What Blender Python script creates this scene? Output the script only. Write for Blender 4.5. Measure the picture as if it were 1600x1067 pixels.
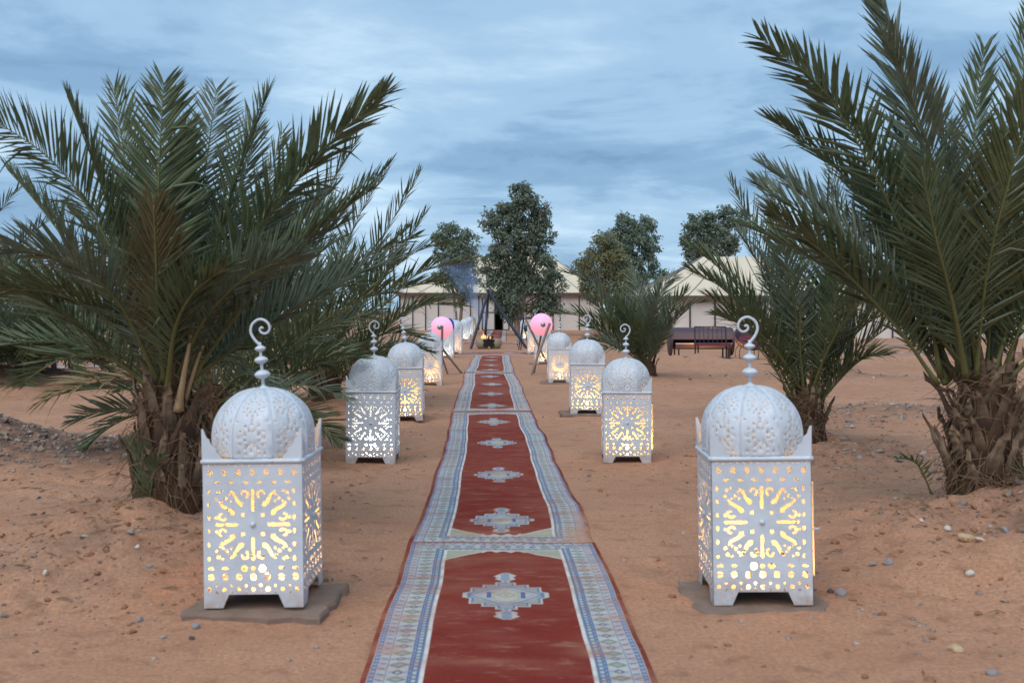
import bpy, math, random
import numpy as np
from mathutils import Vector, Matrix
from mathutils.geometry import delaunay_2d_cdt

for o in list(bpy.data.objects):
    bpy.data.objects.remove(o, do_unlink=True)
scene = bpy.context.scene
COL = scene.collection
R = math.radians

# ------------------------------------------------------------------ camera
CAM_H = 1.2
cam_data = bpy.data.cameras.new('camera')
cam_data.sensor_width = 36.0
cam_data.lens = 36.0
cam_data.shift_y = -47.5 / 1600
cam_data.clip_start = 0.05
cam_data.clip_end = 6000
cam_data.dof.use_dof = True
cam_data.dof.focus_distance = 14.0
cam_data.dof.aperture_fstop = 4.5
cam = bpy.data.objects.new('camera', cam_data)
cam.location = (0, 0, CAM_H)
cam.rotation_euler = (R(90), 0, 0)
COL.objects.link(cam)
scene.camera = cam

# ------------------------------------------------------------------ world, sun, exposure
SUN_EL, SUN_AZ = 52.0, 200.0          # behind the camera, veiled by cloud
world = bpy.data.worlds.new('World')
scene.world = world
world.use_nodes = True
wn, wl = world.node_tree.nodes, world.node_tree.links
wn.clear()


def W(kind, **kw):
    n = wn.new(kind)
    for k, v in kw.items():
        setattr(n, k, v)
    return n


def wmath(op, a, b=None):
    n = W('ShaderNodeMath', operation=op)
    for i, v in enumerate((a, b)):
        if v is None:
            continue
        if isinstance(v, (int, float)):
            n.inputs[i].default_value = v
        else:
            wl.new(v, n.inputs[i])
    return n.outputs[0]


wout = W('ShaderNodeOutputWorld')
wbg = W('ShaderNodeBackground')
wbg.inputs['Strength'].default_value = 0.1
wl.new(wbg.outputs[0], wout.inputs[0])
nish = W('ShaderNodeTexSky', sky_type='NISHITA')
nish.sun_disc = False
nish.sun_elevation = R(SUN_EL)
nish.sun_rotation = R(SUN_AZ)
tc = W('ShaderNodeTexCoord')
sx = W('ShaderNodeSeparateXYZ')
wl.new(tc.outputs['Generated'], sx.inputs[0])
zc = wmath('ADD', wmath('MAXIMUM', sx.outputs[2], 0.0), 0.15)
cu = wmath('DIVIDE', sx.outputs[0], zc)
cv = wmath('DIVIDE', sx.outputs[1], zc)
comb = W('ShaderNodeCombineXYZ')
wl.new(wmath('MULTIPLY', cu, 0.85), comb.inputs[0])
wl.new(wmath('MULTIPLY', cv, 1.05), comb.inputs[1])
comb.inputs[2].default_value = 3.7
n1 = W('ShaderNodeTexNoise')
n1.inputs['Scale'].default_value = 1.5
n1.inputs['Detail'].default_value = 8.0
n1.inputs['Roughness'].default_value = 0.56
n1.inputs['Distortion'].default_value = 0.25
wl.new(comb.outputs[0], n1.inputs['Vector'])
ramp = W('ShaderNodeValToRGB')
cr = ramp.color_ramp
cr.interpolation = 'EASE'
K = 10.0
stops = [(0.39, (.104, .188, .310)), (0.47, (.156, .270, .408)), (0.545, (.235, .365, .505)), (0.66, (.375, .505, .620))]
while len(cr.elements) < len(stops):
    cr.elements.new(0.5)
for e, (p, c) in zip(cr.elements, stops):
    e.position = p
    e.color = (*[min(1, v) for v in c], 1)
n2 = W('ShaderNodeTexNoise')
n2.inputs['Scale'].default_value = 0.42
n2.inputs['Detail'].default_value = 3.0
n2.inputs['Distortion'].default_value = 0.6
wl.new(comb.outputs[0], n2.inputs['Vector'])
wl.new(wmath('ADD', wmath('MULTIPLY', n1.outputs['Fac'], 0.62), wmath('MULTIPLY', n2.outputs['Fac'], 0.42)), ramp.inputs[0])
sc_ = W('ShaderNodeMix', data_type='RGBA', blend_type='MULTIPLY')
sc_.inputs['Factor'].default_value = 1
wl.new(ramp.outputs[0], sc_.inputs[6])
sc_.inputs[7].default_value = (K, K, K, 1)
mixw = W('ShaderNodeMix', data_type='RGBA')
mixw.inputs['Factor'].default_value = 0.93
wl.new(nish.outputs[0], mixw.inputs[6])
wl.new(sc_.outputs[2], mixw.inputs[7])
wl.new(mixw.outputs[2], wbg.inputs['Color'])

sun_data = bpy.data.lights.new('sun', 'SUN')
sun_data.energy = 1.5
sun_data.angle = R(60)
sun_data.color = (1.0, 0.965, 0.93)
sun = bpy.data.objects.new('sun', sun_data)
COL.objects.link(sun)
_az, _el = R(SUN_AZ), R(SUN_EL)
sdir = Vector((math.sin(_az) * math.cos(_el), math.cos(_az) * math.cos(_el), math.sin(_el)))
sun.rotation_euler = sdir.to_track_quat('Z', 'Y').to_euler()

vs = scene.view_settings
vs.view_transform = 'Standard'
vs.look = 'None'
vs.exposure = 0.7
vs.gamma = 1.0
vs.use_curve_mapping = False
scene.render.engine = 'CYCLES'
scene.cycles.use_denoising = True
scene.cycles.max_bounces = 8
scene.cycles.diffuse_bounces = 4
scene.cycles.glossy_bounces = 2
scene.cycles.transmission_bounces = 4
scene.cycles.volume_bounces = 1
scene.cycles.transparent_max_bounces = 6
scene.cycles.sample_clamp_indirect = 6
scene.cycles.caustics_reflective = False
scene.cycles.caustics_refractive = False

# ------------------------------------------------------------------ helpers
rng = np.random.default_rng(11)
random.seed(4)


def px(x, y, Y):
    """point at depth Y seen at photograph pixel (x, y) -- used to measure positions"""
    return np.array([(x - 800) / 1600 * Y, Y, CAM_H - (y - 486) / 1600 * Y])


def gy(y):
    return 1600 * CAM_H / (y - 486)


def hash2(ix, iy, s):
    n = (ix.astype(np.int64) * 374761393 + iy.astype(np.int64) * 668265263 + s * 974711) & 0x7fffffff
    n = ((n ^ (n >> 13)) * 1274126177) & 0x7fffffff
    n = n ^ (n >> 16)
    return (n & 0xffff) / 65535.0


def vnoise(x, y, s=0):
    x = np.asarray(x, float); y = np.asarray(y, float)
    ix, iy = np.floor(x), np.floor(y)
    fx, fy = x - ix, y - iy
    fx = fx * fx * fx * (fx * (fx * 6 - 15) + 10); fy = fy * fy * fy * (fy * (fy * 6 - 15) + 10)
    a, b = hash2(ix, iy, s), hash2(ix + 1, iy, s)
    c, d = hash2(ix, iy + 1, s), hash2(ix + 1, iy + 1, s)
    return (a * (1 - fx) + b * fx) * (1 - fy) + (c * (1 - fx) + d * fx) * fy - 0.5


def fbm(x, y, s=0, o=4):
    t, a, f = 0, 1.0, 1.0
    for i in range(o):
        t = t + a * vnoise(x * f + 17.3 * i, y * f - 9.1 * i, s + i)
        a *= 0.5; f *= 2.03
    return t


class MB:
    def __init__(self):
        self.v, self.f, self.m, self.n = [], [], [], 0

    def add(self, verts, faces, mat=0):
        verts = np.asarray(verts, float).reshape(-1, 3)
        self.v.append(verts)
        for f in faces:
            self.f.append(tuple(int(i) + self.n for i in f))
            self.m.append(mat)
        self.n += len(verts)
        return self

    def box(self, c, s, mat=0, M=None):
        x, y, z = s[0] / 2, s[1] / 2, s[2] / 2
        v = np.array([(-x, -y, -z), (x, -y, -z), (x, y, -z), (-x, y, -z), (-x, -y, z), (x, -y, z), (x, y, z), (-x, y, z)])
        if M is not None:
            v = v @ np.array(M).T
        return self.add(v + np.array(c), [(0, 3, 2, 1), (4, 5, 6, 7), (0, 1, 5, 4), (1, 2, 6, 5), (2, 3, 7, 6), (3, 0, 4, 7)], mat)

    def tube(self, pts, rad, n=8, mat=0, cap=True, flat=1.0):
        pts = np.asarray(pts, float)
        k = len(pts)
        rad = np.full(k, rad) if np.isscalar(rad) else np.asarray(rad, float)
        T = np.gradient(pts, axis=0)
        T /= np.linalg.norm(T, axis=1)[:, None] + 1e-12
        ref = np.array([0, 0, 1.0]) if abs(T[0][2]) < 0.9 else np.array([1.0, 0, 0])
        vs_, A = [], None
        for i in range(k):
            a = ref if A is None else A
            a = a - T[i] * (a @ T[i]); a /= np.linalg.norm(a) + 1e-12
            A = a
            b = np.cross(T[i], a)
            th = np.arange(n) * 2 * math.pi / n
            vs_.append(pts[i] + rad[i] * (np.cos(th)[:, None] * a * flat + np.sin(th)[:, None] * b))
        fs = []
        for i in range(k - 1):
            for j in range(n):
                fs.append((i * n + j, i * n + (j + 1) % n, (i + 1) * n + (j + 1) % n, (i + 1) * n + j))
        if cap:
            fs.append(tuple(range(n - 1, -1, -1)))
            fs.append(tuple((k - 1) * n + j for j in range(n)))
        return self.add(np.concatenate(vs_), fs, mat)

    def lathe(self, prof, n=20, mat=0, c=(0, 0, 0)):
        vs_, fs = [], []
        for r, z in prof:
            for j in range(n):
                a = 2 * math.pi * j / n
                vs_.append((r * math.cos(a) + c[0], r * math.sin(a) + c[1], z + c[2]))
        for i in range(len(prof) - 1):
            for j in range(n):
                fs.append((i * n + j, i * n + (j + 1) % n, (i + 1) * n + (j + 1) % n, (i + 1) * n + j))
        return self.add(vs_, fs, mat)

    def mesh(self, name, mats, smooth=False):
        me = bpy.data.meshes.new(name)
        v = np.concatenate(self.v) if self.v else np.zeros((0, 3))
        me.from_pydata(v.tolist(), [], self.f)
        for m in (mats if isinstance(mats, (list, tuple)) else [mats]):
            me.materials.append(m)
        if len(me.materials) > 1:
            me.polygons.foreach_set('material_index', np.array(self.m, dtype=np.int32))
        if smooth:
            me.polygons.foreach_set('use_smooth', np.ones(len(self.f), dtype=bool))
        me.update()
        return me


def link(name, data, parent=None, loc=None, rot=None, scale=None):
    o = bpy.data.objects.new(name, data)
    COL.objects.link(o)
    if parent is not None:
        o.parent = parent
    if loc is not None:
        o.location = [float(v) for v in loc]
    if rot is not None:
        o.rotation_euler = rot
    if scale is not None:
        o.scale = (scale,) * 3 if np.isscalar(scale) else scale
    return o


def tag(o, label, cat, group=None):
    o['label'] = label
    o['category'] = cat
    if group:
        o['group'] = group
    return o


def thing(name, label, cat, loc, group=None, rz=0.0):
    return tag(link(name, None, None, loc, (0, 0, rz)), label, cat, group)


def catmull(P, m=20):
    P = np.asarray(P, float)
    if len(P) == 2:
        P = np.array([P[0], (P[0] + P[1]) / 2, P[1]])
    Q = np.vstack([2 * P[0] - P[1], P, 2 * P[-1] - P[-2]])
    out, per = [], max(3, m // (len(P) - 1))
    for i in range(1, len(Q) - 2):
        for t in np.linspace(0, 1, per, endpoint=False):
            a, b, c, d = Q[i - 1], Q[i], Q[i + 1], Q[i + 2]
            out.append(.5 * (2 * b + (c - a) * t + (2 * a - 5 * b + 4 * c - d) * t * t + (3 * b - a - 3 * c + d) * t ** 3))
    out.append(P[-1])
    return np.array(out)


# ------------------------------------------------------------------ materials
class NT:
    """small node-tree writer"""
    def __init__(self, name):
        self.mat = bpy.data.materials.new(name)
        self.mat.use_nodes = True
        self.t = self.mat.node_tree
        self.t.nodes.clear()
        self.out = self.t.nodes.new('ShaderNodeOutputMaterial')

    def n(self, kind, inp=None, **kw):
        nd = self.t.nodes.new(kind)
        for k, v in kw.items():
            setattr(nd, k, v)
        for k, v in (inp or {}).items():
            s = nd.inputs[k]
            if hasattr(v, 'is_output'):
                self.t.links.new(v, s)
            else:
                s.default_value = v
        return nd

    def noise(self, scale, detail=4, rough=.55, vec=None, dist=0.0):
        nd = self.n('ShaderNodeTexNoise', {'Scale': scale, 'Detail': detail, 'Roughness': rough, 'Distortion': dist})
        if vec is not None:
            self.t.links.new(vec, nd.inputs['Vector'])
        return nd.outputs['Fac']

    def ramp(self, fac, stops):
        nd = self.n('ShaderNodeValToRGB', {'Fac': fac})
        while len(nd.color_ramp.elements) < len(stops):
            nd.color_ramp.elements.new(.5)
        for e, (p, c) in zip(nd.color_ramp.elements, stops):
            e.position = p
            e.color = (c, c, c, 1) if np.isscalar(c) else (*c, 1)
        return nd.outputs[0]

    def mix(self, fac, a, b, mode='MIX'):
        nd = self.n('ShaderNodeMix', {'Factor': fac}, data_type='RGBA', blend_type=mode)
        for s, v in ((6, a), (7, b)):
            if hasattr(v, 'is_output'):
                self.t.links.new(v, nd.inputs[s])
            else:
                nd.inputs[s].default_value = (*v, 1)
        return nd.outputs[2]

    def math(self, op, a, b=0.0, clamp=False):
        return self.n('ShaderNodeMath', {0: a, 1: b}, operation=op, use_clamp=clamp).outputs[0]

    def pos(self):
        return self.n('ShaderNodeNewGeometry').outputs['Position']

    def obj(self):
        return self.n('ShaderNodeTexCoord').outputs['Object']

    def rand(self):
        return self.n('ShaderNodeObjectInfo').outputs['Random']

    def bump(self, h, strength=.4, dist=.01):
        return self.n('ShaderNodeBump', {'Height': h, 'Strength': strength, 'Distance': dist}).outputs[0]

    def principled(self, color, rough=.7, normal=None, metallic=0.0, spec=.4, **kw):
        inp = {'Base Color': color if hasattr(color, 'is_output') else (*color, 1), 'Roughness': rough,
               'Metallic': metallic, 'Specular IOR Level': spec}
        if normal is not None:
            inp['Normal'] = normal
        inp.update(kw)
        p = self.n('ShaderNodeBsdfPrincipled', inp)
        self.t.links.new(p.outputs[0], self.out.inputs[0])
        return p


def simple(name, color, rough=.7, var=.15, scale=8, bump=.15, metallic=0.0, spec=.4):
    t = NT(name)
    f = t.noise(scale, 5, .6, t.obj())
    c = t.mix(f, [v * (1 - var) for v in color], [min(1, v * (1 + var)) for v in color])
    t.principled(c, rough, t.bump(t.noise(scale * 6, 4, .6, t.obj()), bump, .004), metallic, spec)
    return t.mat


def emit(name, color, strength):
    t = NT(name)
    e = t.n('ShaderNodeEmission', {'Color': (*color, 1), 'Strength': strength})
    t.t.links.new(e.outputs[0], t.out.inputs[0])
    return t.mat


M = {}
# sand
t = NT('sand')
p = t.pos()
big = t.noise(.55, 5, .55, p)
mid = t.noise(3.2, 6, .6, p)
fine = t.noise(55, 4, .7, p)
c = t.mix(t.ramp(big, [(.3, 0.0), (.7, 1.0)]), (.380, .186, .106), (.515, .282, .172))
c = t.mix(t.ramp(mid, [(.35, .0), (.72, .65)]), c, (.53, .292, .180))
c = t.mix(t.ramp(fine, [(.42, .55), (.6, 0.0)]), c, (.27, .14, .088))
vor = t.n('ShaderNodeTexVoronoi', {'Scale': 26.0, 'Randomness': 1.0, 'Vector': p})
spk = t.ramp(vor.outputs['Distance'], [(.05, 1.0), (.10, 0.0)])
spk = t.math('MULTIPLY', spk, t.ramp(t.noise(1.7, 3, .6, p), [(.52, 0.0), (.64, .8)]))
c = t.mix(spk, c, (.10, .065, .05))
mt = t.ramp(t.noise(7.5, 5, .62, p), [(.33, .62), (.46, 0.0)])
c = t.mix(mt, c, (.25, .125, .075))
gat = t.n('ShaderNodeAttribute', attribute_name='gravelly').outputs['Fac']
gm = t.math('MULTIPLY', gat, t.ramp(t.noise(6, 5, .7, p), [(.36, .25), (.6, 1.0)]), True)
c = t.mix(gm, c, (.105, .078, .064))
h = t.math('ADD', t.math('MULTIPLY', t.noise(9, 6, .62, p), .8), t.math('MULTIPLY', t.noise(70, 4, .7, p), .22))
t.principled(c, .95, t.bump(h, .55, .035), spec=.15)
M['sand'] = t.mat


def leaf_mat(name, a, b, dry=(.16, .12, .05), trans=.22, rough=.42):
    t = NT(name)
    rnd = t.rand()
    f = t.noise(9, 3, .6, t.pos())
    f2 = t.math('MULTIPLY', f, 1.0)
    c = t.mix(t.ramp(f2, [(.3, 0.0), (.7, 1.0)]), a, b)
    c = t.mix(t.math('MULTIPLY', rnd, .45), c, [x * .85 for x in a])
    c = t.mix(t.ramp(t.noise(3.3, 4, .6, t.pos()), [(.64, 0.0), (.78, .6)]), c, dry)
    c = t.mix(t.ramp(t.noise(38, 2, .5, t.pos()), [(.60, 0.0), (.72, .55)]), c, dry)
    c = t.mix(t.ramp(t.noise(24, 2, .5, t.pos()), [(.30, .5), (.42, 0.0)]), c, [v * .6 for v in a])
    pr = t.principled(c, rough, spec=.45)
    tr = t.n('ShaderNodeBsdfTranslucent', {'Color': c})
    mx = t.n('ShaderNodeMixShader', {0: trans, 1: pr.outputs[0], 2: tr.outputs[0]})
    t.t.links.new(mx.outputs[0], t.out.inputs[0])
    return t.mat


M['frond_a'] = leaf_mat('frond_green', (.070, .096, .042), (.150, .190, .095))
M['frond_b'] = leaf_mat('frond_grey_green', (.084, .112, .070), (.190, .232, .160))
M['frond_o'] = leaf_mat('frond_olive', (.072, .086, .032), (.155, .165, .072), (.22, .175, .08))
M['frond_dry'] = leaf_mat('frond_dry', (.22, .15, .07), (.36, .27, .15), (.30, .17, .06), .1, .7)
M['frond_rust'] = leaf_mat('frond_rusty', (.10, .085, .036), (.115, .095, .04), (.19, .10, .03), .15, .6)
M['rachis'] = simple('rachis_green', (.125, .125, .045), .45, .3, 6, .05)
M['rachis_dry'] = simple('rachis_tan', (.42, .29, .16), .7, .3, 9, .2)

t = NT('boot')
f = t.noise(5, 6, .65, t.obj())
grain = t.noise(40, 3, .6, t.n('ShaderNodeMapping', {'Vector': t.obj(), 'Scale': (1, 1, .12)}).outputs[0])
c = t.mix(t.ramp(t.rand(), [(.2, 0.0), (.9, 1.0)]), (.12, .075, .048), (.40, .30, .20))
c = t.mix(t.ramp(f, [(.36, .7), (.56, 0.0)]), c, (.085, .05, .034))
c = t.mix(t.ramp(grain, [(.4, .5), (.6, 0.0)]), c, (.14, .09, .055))
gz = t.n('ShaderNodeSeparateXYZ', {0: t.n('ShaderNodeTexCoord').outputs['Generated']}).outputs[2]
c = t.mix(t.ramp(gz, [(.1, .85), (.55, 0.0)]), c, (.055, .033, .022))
t.principled(c, .85, t.bump(grain, .6, .006), spec=.2)
M['boot'] = t.mat
t = NT('trunk_fibre')
v_ = t.n('ShaderNodeMapping', {'Vector': t.obj(), 'Scale': (6, 6, 1.2)}).outputs[0]
f = t.noise(9, 7, .75, v_, .6)
c = t.ramp(f, [(.25, (.03, .017, .011)), (.5, (.10, .058, .034)), (.75, (.24, .15, .09))])
t.principled(c, .95, t.bump(f, 1.0, .03), spec=.1)
M['trunk'] = t.mat
M['fibre'] = simple('fibre_brown', (.17, .105, .062), .9, .5, 20, .1)

# lantern paint
t = NT('white_lantern_paint')
o_ = t.obj()
d1 = t.noise(6, 6, .65, o_)
c = t.mix(t.ramp(d1, [(.35, .9), (.62, 0.0)]), (.585, .635, .695), (.50, .54, .585))
oz = t.n('ShaderNodeSeparateXYZ', {0: t.pos()}).outputs[2]
ft = t.math('MULTIPLY', t.ramp(oz, [(.03, .75), (.16, 0.0)]), t.ramp(t.noise(14, 5, .7, t.pos()), [(.35, .1), (.62, 1.0)]))
c = t.mix(ft, c, (.40, .25, .165))
stk = t.noise(5, 5, .7, t.n('ShaderNodeMapping', {'Vector': t.pos(), 'Scale': (6, 6, 1.1)}).outputs[0])
c = t.mix(t.ramp(stk, [(.58, 0.0), (.74, .45)]), c, (.42, .40, .37))
sp = t.ramp(t.noise(26, 5, .72, t.pos()), [(.68, 0.0), (.73, 1.0)])
c = t.mix(sp, c, (.20, .11, .07))
hb = t.math('ADD', t.math('MULTIPLY', t.noise(9, 3, .5, t.pos()), 3.0), t.math('MULTIPLY', t.noise(60, 3, .5, o_), .25))
t.principled(c, .45, t.bump(hb, .35, .004), spec=.4)
M['paint'] = t.mat
M['bulb_warm'] = emit('bulb_warm', (1.0, .43, .08), 400.0)
M['bulb_strong'] = emit('bulb_strong', (1.0, .42, .07), 400.0)
M['bulb_white'] = emit('bulb_white', (1.0, .84, .62), 260.0)

M['slab'] = simple('slab_stone', (.21, .145, .11), .92, .45, 9, .8)
M['stone_grey'] = simple('stone_grey', (.27, .25, .25), .85, .3, 14, .4)
M['stone_pale'] = simple('stone_pale', (.55, .49, .42), .85, .2, 14, .4)
M['stone_tan'] = simple('stone_tan', (.50, .36, .21), .85, .2, 14, .4)
M['stone_dark'] = simple('stone_dark', (.09, .075, .07), .85, .3, 14, .4)
M['black'] = simple('black_iron', (.022, .024, .032), .5, .3, 20, .1)
M['navy'] = simple('dark_steel', (.028, .034, .055), .45, .3, 20, .1)
M['wood'] = simple('weathered_stick', (.30, .235, .19), .8, .3, 12, .3)
M['wood_brown'] = simple('brown_stick', (.20, .12, .085), .8, .3, 12, .3)
M['canvas'] = simple('cream_canvas', (.63, .54, .40), .9, .08, 1.2, .1)
M['wall_canvas'] = simple('white_canvas', (.60, .54, .49), .9, .07, 1.0, .1)
M['door_canvas'] = simple('door_canvas', (.56, .52, .47), .9, .07, 1.0, .1)
M['eave'] = simple('eave_band', (.10, .065, .055), .85, .2, 2, .1)
M['seam'] = simple('roof_seam', (.16, .15, .15), .8, .2, 4, .1)
M['blue'] = simple('blue_cloth', (.022, .085, .50), .8, .25, 9, .2)
M['leather'] = simple('plum_brown_cover', (.065, .042, .055), .5, .25, 5, .2)
M['maroon'] = simple('maroon_cushion', (.13, .028, .042), .85, .25, 14, .3)
M['clay'] = simple('clay_pot', (.27, .22, .155), .85, .2, 10, .3)
M['ash'] = simple('charred_wood', (.02, .017, .015), .95, .4, 20, .5)
M['flame'] = emit('flame', (1.0, .40, .12), 1.5)
M['bark'] = simple('bark', (.23, .165, .125), .9, .35, 5, .6)
M['metal_grey'] = simple('grey_metal', (.33, .34, .37), .4, .1, 20, .05, .6)

# ------------------------------------------------------------------ ground
PALMS = dict(A=(-1.76, 5.25), B1=(-2.42, 8.3), B2=(-2.30, 12.6), C=(-10.3, 18.5), D=(2.56, 5.55), E=(2.50, 8.7), F=(2.35, 18.0), G=(-7.7, 16.3), H=(4.9, 11.2))
MOUNDS = [(-1.86, 4.98, .27, .74), (-2.42, 8.2, .10, .8), (-2.3, 12.6, .12, .9), (-9.5, 18, .2, 2.0),
          (2.72, 5.25, .29, .95), (2.55, 8.6, .13, .75), (2.35, 18.0, .10, 1.0), (-7.7, 16.3, .18, 1.5),
          (-4.7, 8.7, .26, .95), (-3.3, 9.0, .06, .8), (4.3, 11.4, .16, 1.2), (-5.6, 8.2, .14, 1.0), (4.0, 22.3, .25, 1.3),
          (5.6, 18.5, .14, 1.4), (9.5, 24, .2, 2.5), (3.9, 6.2, .12, .9)]
LANTERNS_XY = []
# trodden footprints beside the carpet
_fr = np.random.default_rng(77)
FOOT = []
for _k in range(26):
    fx0, fy0, fa = _fr.uniform(-3.4, 3.6), _fr.uniform(3.1, 9.5), _fr.normal(0, .7)
    for _j in range(7):
        sgn = 1 if _j % 2 else -1
        FOOT.append((fx0 + math.sin(fa) * .62 * _j + math.cos(fa) * .09 * sgn, fy0 + math.cos(fa) * .62 * _j - math.sin(fa) * .09 * sgn, fa + _fr.normal(0, .15)))
FOOT = [f for f in FOOT if abs(f[0] + .1) > .85 and all(math.hypot(f[0] - a, f[1] - b) > .5 for a, b in ((-1.0, 4.2), (1.04, 4.3), (-1.1, 8.2), (.93, 8.25), (-1.76, 5.25), (2.56, 5.55), (-1.16, 11.3), (.87, 11.9))) and f[1] < 12]


def path_x(y):
    return np.interp(y, [0, 3.3, 5.27, 7.5, 8.97, 11.7, 16.8, 19.8, 27, 60], [.02, -.006, -.045, -.09, -.125, -.225, -.34, -.43, -.53, -.8])


def ground_h(x, y):
    x = np.asarray(x, float); y = np.asarray(y, float)
    h = 0.045 * fbm(x * .45, y * .45, 3, 3) + 0.046 * fbm(x * 1.7, y * 1.7, 9, 4) + .012 * fbm(x * 6.5, y * 6.5, 21, 3)
    d = np.abs(x - path_x(y))
    flat = np.clip((d - 1.15) / .9, 0, 1)
    flat = flat * flat * (3 - 2 * flat)
    far = np.clip((y - 26) / 6, 0, 1)
    flat = flat * (1 - far)
    out = h * (.16 + .84 * flat)
    # scuffed footprints, shallow dimples
    g = vnoise(x * 3.1, y * 2.3, 51)
    out = out - .030 * np.clip((g - .24) / .2, 0, 1) * np.clip((d - .58) / .12, 0, 1) * (1 - far)
    if np.size(x) > 1:
        for fx, fy, fa in FOOT:
            sel = np.where((np.abs(x - fx) < .30) & (np.abs(y - fy) < .30))[0]
            if not len(sel):
                continue
            lx, ly = x[sel] - fx, y[sel] - fy
            b_ = (lx * math.sin(fa) + ly * math.cos(fa)) / .125
            a_ = (lx * math.cos(fa) - ly * math.sin(fa)) / .055
            r_ = np.sqrt(a_ * a_ + b_ * b_)
            out[sel] += -.017 * np.exp(-r_ ** 3) + .008 * np.exp(-((r_ - 1.35) / .35) ** 2)
    for mx, my, mh, mr in MOUNDS:
        r2 = ((x - mx) ** 2 + (y - my) ** 2) / (mr * mr)
        if np.ndim(x) == 0 and r2 > 9:
            continue
        k = mh * np.exp(-r2 * 1.15) * (1 + .55 * fbm(x * 2.6, y * 2.6, 33, 3))
        dd = np.clip((d - .62) / .45, 0, 1)
        out = out + k * dd
    return out


def gh(x, y):
    return float(ground_h(np.array([x]), np.array([y]))[0])


def axis(dense0, dense1, step, lo, hi, grow=1.09):
    a = list(np.arange(dense0, dense1, step))
    s, v = step, a[-1]
    up = []
    while v < hi:
        s *= grow; v += s; up.append(v)
    s, v = step, a[0]
    dn = []
    while v > lo:
        s *= grow; v -= s; dn.append(v)
    return np.array(dn[::-1] + a + up)


gxs = axis(-4.0, 4.0, .030, -3000, 3000, 1.07)
gys = axis(3.0, 10.0, .030, -300, 5000, 1.05)
GX, GY = np.meshgrid(gxs, gys)
GZ = ground_h(GX.ravel(), GY.ravel())
GZ *= np.clip((200 - np.abs(GX.ravel())) / 100, 0, 1)
nx, ny = len(gxs), len(gys)
gme = bpy.data.meshes.new('ground')
gv = np.stack([GX.ravel(), GY.ravel(), GZ], 1)
idx = (np.arange(ny - 1)[:, None] * nx + np.arange(nx - 1)[None]).ravel()
gf = np.stack([idx, idx + 1, idx + nx + 1, idx + nx], 1)
gme.vertices.add(len(gv)); gme.vertices.foreach_set('co', gv.ravel())
gme.loops.add(gf.size); gme.loops.foreach_set('vertex_index', gf.ravel().astype(np.int32))
gme.polygons.add(len(gf)); gme.polygons.foreach_set('loop_start', (np.arange(len(gf)) * 4).astype(np.int32))
gme.update(calc_edges=True)
gme.polygons.foreach_set('use_smooth', np.ones(len(gf), dtype=bool))
# where gravel and dark soil lie mixed into the sand
GR = [(-4.7, 8.6, 1.25, .9, 1.2), (-3.2, 8.9, 1.1, .75, 1.1), (4.2, 11.3, .9, .55, .8), (-7.6, 16.6, 1.6, .7, .7), (6.0, 18.2, 2.2, .8, .55), (2.9, 5.0, .8, .5, .75), (-1.8, 4.6, .7, .45, .5), (2.5, 12, 1, .8, .4), (3.0, 8.2, .9, .6, .5)]
ga = np.zeros(len(gv))
for cx_, cy_, rx_, ry_, s_ in GR:
    ga += s_ * np.exp(-(((gv[:, 0] - cx_) / rx_) ** 2 + ((gv[:, 1] - cy_) / ry_) ** 2))
at = gme.attributes.new('gravelly', 'FLOAT', 'POINT')
at.data.foreach_set('value', np.clip(ga, 0, 1).astype(np.float32))
gme.materials.append(M['sand'])
ground = link('ground', gme)
ground['kind'] = 'structure'
ground['label'] = 'orange desert sand, trodden and strewn with pebbles'

# ------------------------------------------------------------------ carpets
def hexc(s):
    s = s.lstrip('#')
    c = np.array([int(s[i:i + 2], 16) / 255 for i in (0, 2, 4)])
    return np.where(c <= .04045, c / 12.92, ((c + .055) / 1.055) ** 2.4)


RED, WHT, BLU, GRN, NVY, PNK = (np.array(v) for v in ((.188, .026, .018), (.46, .46, .425), (.095, .175, .30), (.34, .38, .28), (.05, .09, .22), (.52, .30, .27)))


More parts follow.
